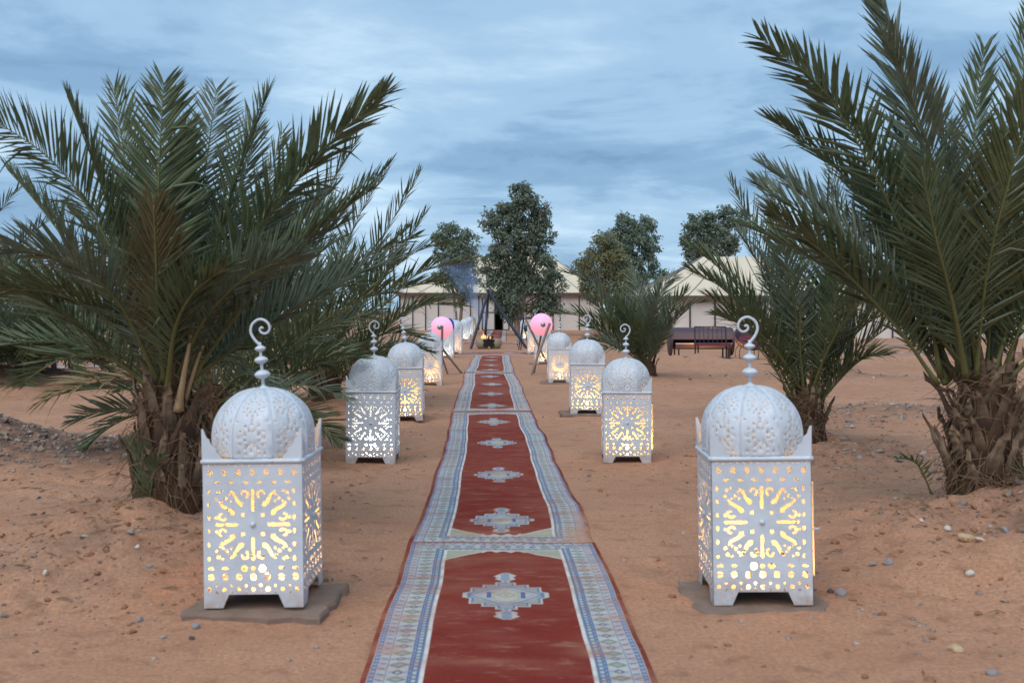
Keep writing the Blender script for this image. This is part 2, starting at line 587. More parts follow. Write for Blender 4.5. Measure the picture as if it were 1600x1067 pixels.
def carpet_cols(u, v, L, Wd, meds, seed):
    """u across in metres from the left edge, v along in metres from the near end"""
    n = len(u)
    col = np.tile(RED, (n, 1))

    def put(mask, c):
        col[mask] = c
    a = np.minimum(u, Wd - u) / Wd                  # 0 at the long edges
    e = np.minimum(v, L - v)                        # distance to the ends
    # one coordinate that runs from the nearest outer edge inwards
    e2 = np.maximum(e - .016, 0)
    q = np.minimum(a, e2 / Wd * 1.05)
    along = np.where(a <= e2 / Wd * 1.05, v, u)
    # main light guard band
    inb = (q > .022) & (q < .212)
    put(inb, WHT)
    ph = (along / .034) % 1
    put((q > .026) & (q < .046), BLU)
    put((q > .029) & (q < .043) & (ph > .45), np.array((.30, .36, .45)))
    ph2 = (along / .05) % 1
    k = (q > .050) & (q < .076)
    put(k, np.array((.42, .43, .43)))
    put(k & (np.abs(ph2 - .3 - (q - .05) * 9) < .10), PNK)
    put(k & (np.abs(ph2 - .75 + (q - .05) * 9) < .10), BLU)
    put((q > .078) & (q < .083), BLU)
    # motif band
    kb = (q > .085) & (q < .155)
    put(kb, np.array((.45, .46, .43)))
    w_ = (q - .12) / .035
    p1 = ((along / .125) % 1 - .5) * 2
    p2 = (((along + .0625) / .125) % 1 - .5) * 2
    d1 = np.abs(w_) * .9 + np.abs(p1) * 2.1
    put(kb & (d1 < 1.0), np.array((.17, .23, .23)))
    put(kb & (d1 < .55), np.array((.31, .36, .31)))
    d2 = np.abs(w_) * 1.3 + np.abs(p2) * 3.2
    put(kb & (d2 < 1.0), np.array((.09, .12, .19)))
    put(kb & (d2 < .45), WHT)
    d3 = (np.abs(np.abs(w_) - .75)) + np.abs(p2) * 1.5
    put(kb & (d3 < .32), np.array((.24, .33, .43)))
    put((q > .157) & (q < .172), BLU)
    put((q > .161) & (q < .167) & (ph > .5), np.array((.30, .40, .55)))
    put((q > .173) & (q < .186), np.array((.42, .46, .40)))
    put((q > .173) & (q < .186) & (ph > .6), BLU)
    put((q > .187) & (q < .197), BLU)
    put((q > .198) & (q < .212), np.array((.62, .60, .55)))
    # spandrels that cut the corners of the field
    x = np.abs(u - Wd / 2)
    xn = x / (Wd / 2)
    f_end = .221
    depth = np.where(x < .09, 0, (x - .09) / .187 * .19)
    fe = e - f_end
    sp = (a >= .212) & (fe > -.02) & (fe < depth)
    put(sp, GRN)
    put(sp & (((u / .03) % 1 + (v / .03) % 1) % 1 > .7), np.array((.42, .38, .28)))
    put((a >= .212) & (np.abs(fe - depth) < .010) & (fe < .24), np.array((.55, .50, .44)))
    zz = (a >= .212) & (xn < .22) & (fe > 0) & (fe < .05 - np.abs(((u - Wd / 2) / .07) % 1 - .5) * .1)
    put(zz, np.array((.60, .48, .42)))
    # medallions
    for vm in meds:
        dx = np.abs(u - Wd / 2); dy = np.abs(v - vm)
        def shp(g):
            b_ = ((dx < .099 - g) & (dy < .166 - g)) | ((dx < .150 - g) & (dy < .120 - g)) | ((dx < .045 - g) & (dy < .205 - g))
            return b_ | ((dx < .180 - 2 * g) & (dy < .030 - g + (.180 - dx) * .55))
        tw_ = np.interp(dy, [.20, .225, .25, .275, .295, .335], [.022, .016, .046, .036, .052, .012])
        tuft = (dy > .19) & (dy < .335) & (dx < tw_)
        m_ = shp(0) | tuft
        r = dx * .95 + dy * .95
        put(m_, np.array((.44, .435, .40)))
        put(shp(.010), np.array((.13, .20, .32)))
        put(shp(.018), np.array((.33, .35, .33)))
        put(shp(.018) & (((u * 47) % 1 + (v * 37) % 1) % 1 > .72), np.array((.24, .27, .28)))
        put(shp(.018) & (r < .150), np.array((.43, .43, .40)))
        put(shp(.018) & (np.abs(r - .140) < .006), np.array((.12, .19, .33)))
        put(r < .122, np.array((.31, .35, .38)))
        put((r < .122) & (((u * 53 - v * 41) % 1) > .7), np.array((.42, .42, .39)))
        put(r < .098, np.array((.44, .43, .38)))
        put((dx > .060) & (dx < .080) & (dy < .045), NVY * 1.4)
        put((dx > .045) & (dx < .058) & (dy < .055), GRN)
        put(r < .060, np.array((.46, .41, .32)))
        put(np.abs(dx * .9 + dy - .034) < .006, np.array((.25, .31, .28)))
        put((dx + dy) < .014, np.array((.25, .31, .28)))
        put(tuft & (dx < tw_ - .012) & (dx < .018), np.array((.22, .29, .37)))
    return col


t = NT('woven_wool')
at_ = t.n('ShaderNodeAttribute', attribute_name='weave')
p = t.pos()
c = t.mix(t.ramp(t.noise(4.5, 5, .62, t.n('ShaderNodeMapping', {'Vector': p, 'Scale': (.6, 1.6, 1)}).outputs[0]), [(.44, .0), (.70, .5)]), at_.outputs['Color'], (.26, .085, .065))
c = t.mix(.5, c, t.mix(t.noise(140, 2, .6, p), (.18, .18, .18), (.80, .80, .80)), 'OVERLAY')
c = t.mix(t.ramp(t.noise(14, 5, .7, t.n('ShaderNodeMapping', {'Vector': p, 'Scale': (.5, 1.5, 1)}).outputs[0]), [(.56, 0.0), (.68, .45)]), c, (.36, .19, .13))
sand_at = t.n('ShaderNodeAttribute', attribute_name='dust').outputs['Fac']
dust = t.math('MULTIPLY', sand_at, t.ramp(t.noise(9, 5, .65, p), [(.3, .35), (.6, 1.0)]), True)
c = t.mix(dust, c, (.43, .225, .135))
t.principled(c, .95, t.bump(t.noise(160, 3, .7, p), .35, .006), spec=.08)
M['carpet'] = t.mat


def carpet(name, label, path, Wd, meds, nu, nv, dust_spots=(), z0=.010, seed=0, wob=.010, dust_all=.12, drop_end=False):
    P = catmull(np.array([(x, y, 0) for x, y in path]), 200)
    d = np.concatenate([[0], np.cumsum(np.linalg.norm(np.diff(P, axis=0), axis=1))])
    L = d[-1]
    s = np.linspace(0, L, nv)
    cx = np.interp(s, d, P[:, 0]); cy = np.interp(s, d, P[:, 1])
    tx, ty = np.gradient(cx), np.gradient(cy)
    tl = np.hypot(tx, ty); tx /= tl; ty /= tl
    U = np.linspace(0, Wd, nu)
    uu, ss = np.meshgrid(U, s)
    off = uu - Wd / 2
    side = np.sign(off)
    edge = wob * 1.6 * fbm(ss * 1.3 + side * 31, side * 7 + seed, 5 + seed, 3)
    off2 = off * (1 + edge / (Wd / 2)) + wob * 1.2 * fbm(ss * .8, ss * 0 + seed, 77 + seed, 2)
    X = cx[:, None] + ty[:, None] * off2
    Y = cy[:, None] - tx[:, None] * off2
    Z = ground_h(X.ravel(), Y.ravel()).reshape(X.shape) + z0
    wr = fbm(X * 1.5, Y * 3.0, 61 + seed, 3)
    Z = Z + .010 * np.clip(wr, 0, 1) + .004 * fbm(X * 7, Y * 7, 5, 2)
    e_ = np.minimum(np.minimum(uu, Wd - uu), np.minimum(ss, L - ss))
    Z = Z - .006 * np.clip(1 - e_ / .02, 0, 1)
    cols = carpet_cols(uu.ravel(), ss.ravel(), L, Wd, meds, seed)
    dustv = dust_all * np.ones(X.size) * np.clip(.5 + fbm(X.ravel() * 1.1, Y.ravel() * 1.1, 12 + seed, 3), 0, 1)
    dustv += .55 * np.clip(1 - e_.ravel() / .05, 0, 1) * np.clip(.3 + 1.2 * fbm(X.ravel() * 2.5, Y.ravel() * 2.5, 40, 3), 0, 1)
    for dx_, dy_, rx_, ry_, st in dust_spots:
        dustv += st * np.exp(-(((X.ravel() - dx_) / rx_) ** 2 + ((Y.ravel() - dy_) / ry_) ** 2))
    v = np.stack([X.ravel(), Y.ravel(), Z.ravel()], 1)
    n0 = len(v)
    # a skirt gives the pile its thickness at the edges
    ring = np.concatenate([np.arange(nu), np.arange(1, nv) * nu + nu - 1, (nv - 1) * nu + np.arange(nu - 2, -1, -1), np.arange(nv - 2, 0, -1) * nu])
    sk = v[ring].copy(); sk[:, 2] -= .014
    vv = np.concatenate([v, sk])
    i = (np.arange(nv - 1)[:, None] * nu + np.arange(nu - 1)[None]).ravel()
    f = np.stack([i, i + 1, i + nu + 1, i + nu], 1)
    k = np.arange(len(ring)); k2 = (k + 1) % len(ring)
    f2 = np.stack([ring[k], n0 + k, n0 + k2, ring[k2]], 1)
    f = np.concatenate([f, f2])
    me = bpy.data.meshes.new(name)
    me.vertices.add(len(vv)); me.vertices.foreach_set('co', vv.ravel())
    me.loops.add(f.size); me.loops.foreach_set('vertex_index', f.ravel().astype(np.int32))
    me.polygons.add(len(f)); me.polygons.foreach_set('loop_start', (np.arange(len(f)) * 4).astype(np.int32))
    me.update(calc_edges=True)
    me.polygons.foreach_set('use_smooth', np.ones(len(f), dtype=bool))
    ca = me.color_attributes.new('weave', 'FLOAT_COLOR', 'POINT')
    C = np.ones((len(vv), 4)); C[:n0, :3] = cols; C[n0:, :3] = RED
    ca.data.foreach_set('color', C.ravel().astype(np.float32))
    da = me.attributes.new('dust', 'FLOAT', 'POINT')
    D = np.zeros(len(vv)); D[:n0] = dustv
    da.data.foreach_set('value', np.clip(D, 0, 1).astype(np.float32))
    me.materials.append(M['carpet'])
    o = link(name, me)
    return tag(o, label, 'carpet', 'red runner carpets laid over the sand')


def cpath(y0, y1, n=7):
    return [(float(path_x(y)), y) for y in np.linspace(y0, y1, n)]


carpet('runner_carpet', 'nearest red runner carpet with white and blue border, running out of the picture below', cpath(1.6, 5.27), .955,
       [4.257 - 1.6, 2.2 - 1.6], 300, 860, [(-.40, 3.95, .05, .05, .7), (-.42, 3.55, .05, .04, .8), (.40, 3.95, .10, .03, .5), (.35, 4.7, .07, .05, .35), (.28, 3.6, .07, .10, .35), (-.1, 3.45, .15, .03, .3), (.02, 4.9, .2, .06, .2), (-.25, 4.85, .1, .08, .25)], z0=.017, seed=1)
carpet('runner_carpet', 'long red runner carpet with four medallions, second from the front', cpath(5.22, 12.07, 9), .95,
       [v - 5.22 for v in (5.85, 7.47, 9.30, 11.0)], 190, 820, [(.40, 5.42, .13, .22, 1.1), (.42, 5.8, .07, .3, .7), (-.1, 5.5, .3, .1, .25), (.2, 6.3, .2, .3, .15)], z0=.010, seed=2, wob=.016)
carpet('runner_carpet', 'faded red runner carpet between the third and fourth lanterns', cpath(12.15, 19.75, 6), .97,
       [v - 12.15 for v in (12.9, 14.7, 16.7, 18.7)], 130, 420, z0=.010, seed=3, wob=.014, dust_all=.35)
carpet('runner_carpet', 'faded red runner carpet just beyond the two pink globes', cpath(19.9, 27.6, 5), .97,
       [v - 19.9 for v in (20.7, 22.6, 24.8, 26.6)], 120, 300, z0=.010, seed=4, wob=.02, dust_all=.35)
carpet('cross_carpet', 'red and white carpet lying crosswise in front of the fire pit', [(-2.0, 29.2), (-.6, 29.3), (.85, 29.3)], 1.35, [.7, 1.9], 60, 120, z0=.012, seed=5, dust_all=.3)
carpet('cross_carpet', 'red and white carpet lying crosswise behind the fire pit', [(-2.7, 37.6), (-1, 37.8), (1.3, 37.8)], 1.4, [.9, 2.9], 60, 120, z0=.012, seed=6, dust_all=.3)
carpet('runner_carpet', 'red runner carpet leading up to the dark tent doorway', [(-.72, 40.5), (-.76, 48), (-.85, 62.5)], 1.0, [2, 5, 8, 11, 14, 17], 60, 200, z0=.012, seed=7, dust_all=.3)
carpet('cross_carpet', 'carpet seen edge-on in the open sand right of the dark post', [(7.5, 28.7), (11, 28.8), (15.5, 28.0)], 1.3, [1.5, 3.5, 5.5], 40, 160, z0=.02, seed=8)
carpet('cross_carpet', 'carpet seen edge-on farther back, below the right-hand tent wall', [(9.2, 35.2), (12, 35.4), (14.6, 35.6)], 1.1, [1.5, 3.5], 40, 120, z0=.02, seed=9)
carpet('cross_carpet', 'nearer edge-on carpet in the sand at far left behind the palms', [(-9.8, 21.8), (-8.4, 22), (-6.6, 22.2)], 1.0, [1., 2.5], 40, 120, z0=.02, seed=10)
carpet('cross_carpet', 'farther edge-on carpet in the sand at far left behind the palms', [(-11.2, 25.8), (-9.5, 25.9), (-6.6, 26)], 1.0, [1., 2.5], 40, 120, z0=.02, seed=11)

# ------------------------------------------------------------------ sheet metal with punched holes
def circ(cx, cy, r, n=10, ry=None, rot=0.0):
    a = np.arange(n) * 2 * math.pi / n + rot
    return np.stack([cx + r * np.cos(a), cy + (ry or r) * np.sin(a)], 1)


def half(cx, cy, r, up):
    a = np.linspace(0, math.pi, 8)
    s = 1 if up else -1
    P = np.stack([cx + r * np.cos(a), cy + s * (r * np.sin(a) + r * .16)], 1)
    return P if up else P[::-1]


def diamond(cx, cy, a, b, ang):
    P = np.array([(a, 0), (0, b), (-a, 0), (0, -b)])
    c, s = math.cos(ang), math.sin(ang)
    return P @ np.array([(c, s), (-s, c)]) + (cx, cy)


def stroke(pts, wid):
    P = catmull(np.array([(x, y, 0) for x, y in pts]), 4 * (len(pts) - 1))[:, :2]
    w = np.interp(np.linspace(0, 1, len(P)), np.linspace(0, 1, len(wid)), wid)
    T = np.gradient(P, axis=0); T /= np.linalg.norm(T, axis=1)[:, None]
    Nn = np.stack([-T[:, 1], T[:, 0]], 1)
    a, b = P + Nn * w[:, None], P - Nn * w[:, None]
    capend = P[-1] + T[-1] * w[-1]
    capst = P[0] - T[0] * w[0]
    return np.concatenate([a, [capend], b[::-1], [capst]])


def sheet(outline, holes, step, mapf, thick, mat, name):
    """triangulated plate with real holes, mapped into 3D by mapf(u, v, depth)"""
    polys = [np.asarray(outline, float)] + [np.asarray(h, float) for h in holes]
    V, E, segs = [], [], []
    for i, P in enumerate(polys):
        if i == 0:
            Q = []
            for a, b in zip(P, np.roll(P, -1, axis=0)):
                m = max(1, int(np.linalg.norm(b - a) / step))
                Q += [a + (b - a) * k / m for k in range(m)]
            P = np.array(Q)
        n0 = len(V)
        V += [tuple(p) for p in P]
        E += [(n0 + k, n0 + (k + 1) % len(P)) for k in range(len(P))]
        segs.append((P, np.roll(P, -1, axis=0)))
    A = np.concatenate([s[0] for s in segs]); B = np.concatenate([s[1] for s in segs])

    def inside(pt):
        x, y = pt[:, 0][:, None], pt[:, 1][:, None]
        c = ((A[:, 1] > y) != (B[:, 1] > y)) & (x < (B[:, 0] - A[:, 0]) * (y - A[:, 1]) / (B[:, 1] - A[:, 1] + 1e-15) + A[:, 0])
        return c.sum(1) % 2 == 1
    lo, hi = polys[0].min(0), polys[0].max(0)
    gxx, gyy = np.meshgrid(np.arange(lo[0] + step / 2, hi[0], step), np.arange(lo[1] + step / 2, hi[1], step))
    G = np.stack([gxx.ravel(), gyy.ravel()], 1)
    G = G[inside(G)]
    dmin = np.array([np.min(np.hypot(*(A - g).T)) for g in G]) if len(G) else np.zeros(0)
    G = G[dmin > step * .3] if len(G) else G
    V += [tuple(g) for g in G]
    rv, re, rf, *_ = delaunay_2d_cdt([Vector(v) for v in V], E, [], 0, 1e-7)
    rv = np.array([tuple(v) for v in rv]); rf = np.array([f for f in rf if len(f) == 3])
    cen = rv[rf].mean(1)
    rf = rf[inside(cen)]
    F3 = mapf(rv, 0.0); B3 = mapf(rv, thick)
    n = len(rv)
    cnt = {}
    for f in rf:
        for a, b in ((f[0], f[1]), (f[1], f[2]), (f[2], f[0])):
            cnt[(a, b)] = 1
    side = [(b, a, a + n, b + n) for (a, b) in cnt if (b, a) not in cnt]
    mb = MB()
    mb.add(np.concatenate([F3, B3]), [tuple(f) for f in rf] + [tuple(x + n for x in f[::-1]) for f in rf] + side)
    me = mb.mesh(name, mat)
    return me


HW = .195                                        # half width of a lantern
ZR = .572                                        # height of the rim
PX = .00121


def face_holes():
    H = []
    def z_(cy): return 1.19 - .001207 * cy
    xs7 = [(-137 + 45.6 * i) * PX for i in range(7)]
    for x in xs7:
        H += [half(x, z_(548), .0105, True), half(x, z_(548), .0105, False)]
        H += [half(x, z_(886), .0115, True), half(x, z_(886), .0115, False)]
    for i in range(6):
        x = (-114 + 45.6 * i) * PX
        H.append(circ(x, z_(580), .012, 8, .0052))
    for i in range(7):
        x = xs7[i]
        if i in (2, 4):
            H.append(circ(x * .62, z_(859), .0125, 12))
        elif i == 3:
            H.append(circ(x, z_(859), .009, 10))
        else:
            H.append(circ(x, z_(858), .0125, 8, .0062))
    for i in range(13):
        x = (-142 + 23.6 * i) * PX
        if i % 2 == 0:
            H.append(circ(x, z_(926), .0085, 8))
        else:
            H += [diamond(x, z_(914), .006, .006, 0), diamond(x, z_(936), .006, .006, 0)]
    for i in range(14):
        H.append(diamond((-143 + 22 * i) * PX, z_(525), .0055, .0035, 0))
    # side columns
    for sx_ in (-143, 134):
        for cy in (608, 650, 693, 737, 781, 827):
            H.append(circ(sx_ * PX, z_(cy), .0058, 8, .0095))
    c0 = z_(717)
    for s in (1, -1):
        y0, y1 = 45, 112
        H.append(stroke([(0, c0 + s * y0 * PX), (0, c0 + s * 62 * PX), (0, c0 + s * 80 * PX), (0, c0 + s * y1 * PX)], [.005, .0068, .0052, .0066]))
        H.append(stroke([(s * 50 * PX, c0), (s * 70 * PX, c0), (s * 90 * PX, c0), (s * 118 * PX, c0)], [.0048, .0066, .0052, .0062]))
    base = [stroke([(-72, 107), (-62, 100), (-55, 88), (-48, 75), (-37, 65)], [3.6, 4.6, 5, 5.2, 8.2]),
            stroke([(-36, 99), (-32, 108), (-22, 108), (-15, 99), (-20, 88)], [2.8, 3.2, 3.4, 3.4, 4.2]),
            ]
    for b in base:
        for fx in (1, -1):
            for fy in (1, -1):
                P = b * np.array([fx, fy]) * PX
                H.append(P + (0, c0))
                Q = (b[:, ::-1] * np.array([-fx, -fy])) * PX
                H.append(Q + (0, c0))
    for fx in (1, -1):
        for fy in (1, -1):
            for (x, y, a, r) in ((32, 31, 6.5, .8), (85, 85, 5.5, 0), (72, 76, 4.0, 0), (97, 76, 4., 0), (76, 97, 4., 0), (112, 104, 6.5, .7), (118, 84, 5.5, 0), (98, 110, 4.2, .5), (118, 23, 5.5, 0), (22, 66, 4.5, 0)):
                if (x, y) == (22, 66):
                    continue
                H.append(diamond(fx * x * PX, c0 + fy * y * PX, a * PX * 1.15, a * PX * 1.15, r))
    return H


def plate_outline():
    # feet with a trapezoid gap between them
    return [(-HW, 0), (-HW + .075, 0), (-HW + .098, .052), (HW - .098, .052), (HW - .075, 0), (HW, 0), (HW, ZR), (-HW, ZR)]


def flat_map(off):
    def f(rv, d):
        return np.stack([rv[:, 0], np.full(len(rv), -off + d), rv[:, 1]], 1)
    return f


FH = face_holes()
panel_me = sheet(plate_outline(), FH, .06, flat_map(HW), .0022, M['paint'], 'face_panel')
back_me = sheet(plate_outline(), [h for h in FH if h[:, 1].min() > .47 or h[:, 1].max() < .14], .06, flat_map(HW), .0022, M['paint'], 'reflecting_back_panel')  # unseen back, middle left unpierced to reflect bulb light evenly through front holes
# outer side: a frame that holds a small door
DOOR = (-.155, .155, .10, .475)
fr_hole = np.array([(DOOR[0], DOOR[2]), (DOOR[1], DOOR[2]), (DOOR[1], DOOR[3]), (DOOR[0], DOOR[3])])
inD = [h for h in FH if (h[:, 0].min() > DOOR[0] + .008 and h[:, 0].max() < DOOR[1] - .008 and h[:, 1].min() > DOOR[2] + .008 and h[:, 1].max() < DOOR[3] - .008)]
outD = [h for h in FH if (h[:, 1].min() > DOOR[3] + .006 or h[:, 1].max() < DOOR[2] - .006)]
frame_me = sheet(plate_outline(), outD + [fr_hole], .06, flat_map(HW), .0022, M['paint'], 'door_frame')
g_ = .003
door_out = [(DOOR[0] + g_, DOOR[2] + g_), (DOOR[1] - g_, DOOR[2] + g_), (DOOR[1] - g_, DOOR[3] - g_), (DOOR[0] + g_, DOOR[3] - g_)]
door_me = sheet(door_out, inD, .06, lambda rv, d: np.stack([rv[:, 0] - DOOR[1], np.full(len(rv), d), rv[:, 1]], 1), .0022, M['paint'], 'lantern_door')
# dome
prof = catmull(np.array([(.189, 0, 0), (.1905, .05, 0), (.190, .095, 0), (.180, .145, 0), (.156, .192, 0), (.112, .233, 0), (.058, .259, 0), (.012, .268, 0)]), 60)[:, :2]
ps = np.concatenate([[0], np.cumsum(np.hypot(*np.diff(prof, axis=0).T))])
T8 = math.tan(math.pi / 8)


def gore_map(rv, d):
    s = np.clip(rv[:, 1], 0, ps[-1])
    r = np.interp(s, ps, prof[:, 0]); z = np.interp(s, ps, prof[:, 1])
    w = r * T8 + 1e-6
    k = np.clip(1 - (rv[:, 0] / w) ** 2, 0, 1)
    dr = np.gradient(prof[:, 0], ps); dz = np.gradient(prof[:, 1], ps)
    nr = np.interp(s, ps, dz); nz = np.interp(s, ps, -dr)
    out = .010 * k * np.minimum(1, r / .1) - d
    return np.stack([rv[:, 0], -(r + nr * out), z + nz * out], 1)


so = np.linspace(0, ps[-1], 26)
ro = np.interp(so, ps, prof[:, 0]) * T8
gore_outline = np.concatenate([np.stack([ro, so], 1), np.stack([-ro, so], 1)[::-1]])
GH_ = []
for cs, sc in ((.083, 1.0), (.205, .80)):
    for k in range(8):
        a = 2 * math.pi * k / 8 + .39
        GH_.append(diamond(.030 * sc * math.cos(a), cs + .030 * sc * math.sin(a), .0068 * sc, .0036 * sc, a))
    for k in range(12):
        a = 2 * math.pi * k / 12
        GH_.append(diamond(.0515 * sc * math.cos(a), cs + .0515 * sc * math.sin(a), .0052 * sc, .0036 * sc, a + math.pi / 2))
for x, s in ((-.052, .020), (.052, .020), (-.025, .018), (.025, .018), (0, .147), (-.058, .145), (.058, .145), (0, .265), (-.012, .285), (.012, .285)):
    GH_.append(diamond(x, s, .0045, .0033, 0))
ok = []
for h in GH_:
    if np.all(np.abs(h[:, 0]) < np.interp(h[:, 1], so, ro) - .004):
        ok.append(h)
gore_me = sheet(gore_outline, ok, .018, gore_map, .002, M['paint'], 'dome_panel')
gore_me.polygons.foreach_set('use_smooth', np.ones(len(gore_me.polygons), dtype=bool))
gore_me.update()
mb = MB()
ang = math.pi / 8
mb.tube(np.stack([prof[::3, 0] / math.cos(ang) * math.sin(ang), -prof[::3, 0], prof[::3, 1]], 1), .0024, 5)
pass
rib_me = mb.mesh('dome_rib', M['paint'], True)
# crenel
cre = [(0, 0), (0, .128), (.005, .128), (.012, .108), (.018, .094), (.028, .088), (.032, .074), (.040, .060), (.052, .054), (.056, .038), (.068, .024), (.085, 0)]
mer_me = sheet(cre[::-1], [], .05, lambda rv, d: np.stack([rv[:, 0] - HW, -HW + d - .002 - .015 * rv[:, 1], rv[:, 1]], 1), .002, M['paint'], 'corner_crest')
mer2_me = sheet([(-x, y) for x, y in cre], [], .05, lambda rv, d: np.stack([rv[:, 0] + HW, -HW + d - .002 - .015 * rv[:, 1], rv[:, 1]], 1), .002, M['paint'], 'corner_crest_right')
mb = MB()
rr = HW + .001
for k in range(4):
    a = k * math.pi / 2
    c_, s_ = math.cos(a), math.sin(a)
    P = np.array([(-rr + 2 * rr * i / 24, -rr, 0) for i in range(25)])
    P = np.stack([P[:, 0] * c_ - P[:, 1] * s_, P[:, 0] * s_ + P[:, 1] * c_, P[:, 2]], 1)
    mb.tube(P, .0088 + .0012 * (np.arange(25) % 2), 7)
rim_me = mb.mesh('rim', M['paint'], True)
mb = MB(); mb.box((0, 0, .058), (.37, .37, .006)); tray_me = mb.mesh('base_tray', M['paint'])
mb = MB(); mb.lathe([(0, -.006), (.008, -.005), (.011, 0), (.008, .004), (0, .006)], 10); boss_me = mb.mesh('boss', M['paint'], True)
mb = MB(); mb.tube([(0, 0, 0), (0, 0, .19)], [.0075, .0055], 8); mb.lathe([(.030, -.004), (.026, .004), (.010, .010), (.0075, .016)], 14); rod_me = mb.mesh('finial_rod', M['paint'], True)
mb = MB(); mb.lathe([(.001, -.60), (.35, -.55), (.75, -.33), (.97, -.09), (1.0, 0), (.97, .09), (.75, .33), (.35, .55), (.001, .60)], 18); bead_me = mb.mesh('bead', M['paint'], True)
hp = [(250, 118), (262, 104), (272, 88), (277, 70), (270, 48), (250, 34), (230, 37), (216, 52), (215, 70), (227, 81), (241, 78), (247, 68), (241, 60), (235, 64)]
hp = catmull(np.array([((x - 250) / 797, 0, (118 - y) / 797) for x, y in hp]), 52)
mb = MB(); mb.tube(hp, np.linspace(.0062, .0042, len(hp)), 8); hook_me = mb.mesh('hook', M['paint'], True)
mb = MB(); mb.tube([(0, 0, 0), (.016, 0, .001), (.030, -.004, .004)], [.006, .004, .005], 6); mb.tube([(.014, -.014, 0), (.014, .016, .003)], .004, 6); latch_me = mb.mesh('latch', M['paint'], True)


def bulb_mesh(m):
    b = MB()
    b.lathe([(.001, .026), (.013, .022), (.021, .012), (.024, 0), (.021, -.010), (.013, -.022), (.010, -.03)], 14)
    return b.mesh('bulb', m, True)


BULB = {'w': bulb_mesh(M['bulb_warm']), 's': bulb_mesh(M['bulb_strong']), 'c': bulb_mesh(M['bulb_white'])}
mb = MB(); mb.lathe([(.014, -.045), (.017, -.02), (.014, -.012)], 10); sock_me = mb.mesh('socket', M['black'], True)


def lantern(label, x, yfront, scale=1.0, flip=1, warm='w', rz=0.0, door=None, tilt=0.0, lift=0.0):
    y = yfront + HW * scale
    z = max(gh(x + a * .17, y + b * .17) for a in (-1, 1) for b in (-1, 1)) * .5 + .5 * gh(x, y)
    L = thing('lantern', label, 'lantern', (x, y, z - .002 + lift), 'white metal lanterns lining the carpet', rz)
    L.scale = (scale,) * 3
    L.rotation_euler = (R(random.uniform(-.8, .8)), R(random.uniform(-1.0, 1.0)), rz + R(random.uniform(-1.2, 1.2)))
    for k in range(4):
        a = k * math.pi / 2
        if door is not None and k == door:
            fr = link('door_frame', frame_me, L, rot=(0, 0, a))
            q = Matrix.Rotation(a, 3, 'Z')
            ad = R(2.8)
            # hinge on the far edge
            hx = DOOR[1] if k == 1 else DOOR[0]
            if k == 1:
                dl = link('lantern_door', door_me, L, q @ Vector((DOOR[1], -HW - .002, 0)), (0, 0, a + ad))
            else:
                dl = link('lantern_door', door_me, L, q @ Vector((DOOR[1], -HW - .002, 0)), (0, 0, a + ad))
            link('latch', latch_me, dl, (-.31 if k == 1 else 0, -.002, .29), (0, 0, -a - R(90) if k == 1 else 0))
        else:
            link('reflecting_back_panel' if k == 2 else 'face_panel', back_me if k == 2 else panel_me, L, rot=(0, 0, a))
        if k in (0, 1, 3):
            q = Matrix.Rotation(a, 3, 'Z')
            link('boss', boss_me, L, q @ Vector((0, -HW - .004, 1.19 - .001207 * 717)), (R(90), 0, a))
        link('corner_crest', mer_me, L, (0, 0, ZR), (0, 0, a))
        link('corner_crest', mer2_me, L, (0, 0, ZR), (0, 0, a))
    link('rim', rim_me, L, (0, 0, ZR))
    link('base_tray', tray_me, L)
    for k in range(8):
        link('dome_panel', gore_me, L, (0, 0, ZR + .008), (0, 0, k * math.pi / 4))
        link('dome_rib', rib_me, L, (0, 0, ZR + .008), (0, 0, k * math.pi / 4))
    F = link('finial', rod_me, L, (0, 0, ZR + .272), (0, R(tilt), 0))
    for zz, r in ((.058, .033), (.117, .0285), (.164, .023)):
        link('bead', bead_me, F, (0, 0, zz), None, r)
    link('hook', hook_me, F, (0, 0, .178), (0, 0, 0 if flip > 0 else math.pi))
    link('bulb', BULB[warm], L, (0, 0, .105))
    link('socket', sock_me, L, (0, 0, .105))
    return L


def LX(p, Y):
    return (p - 800) / 1600 * Y


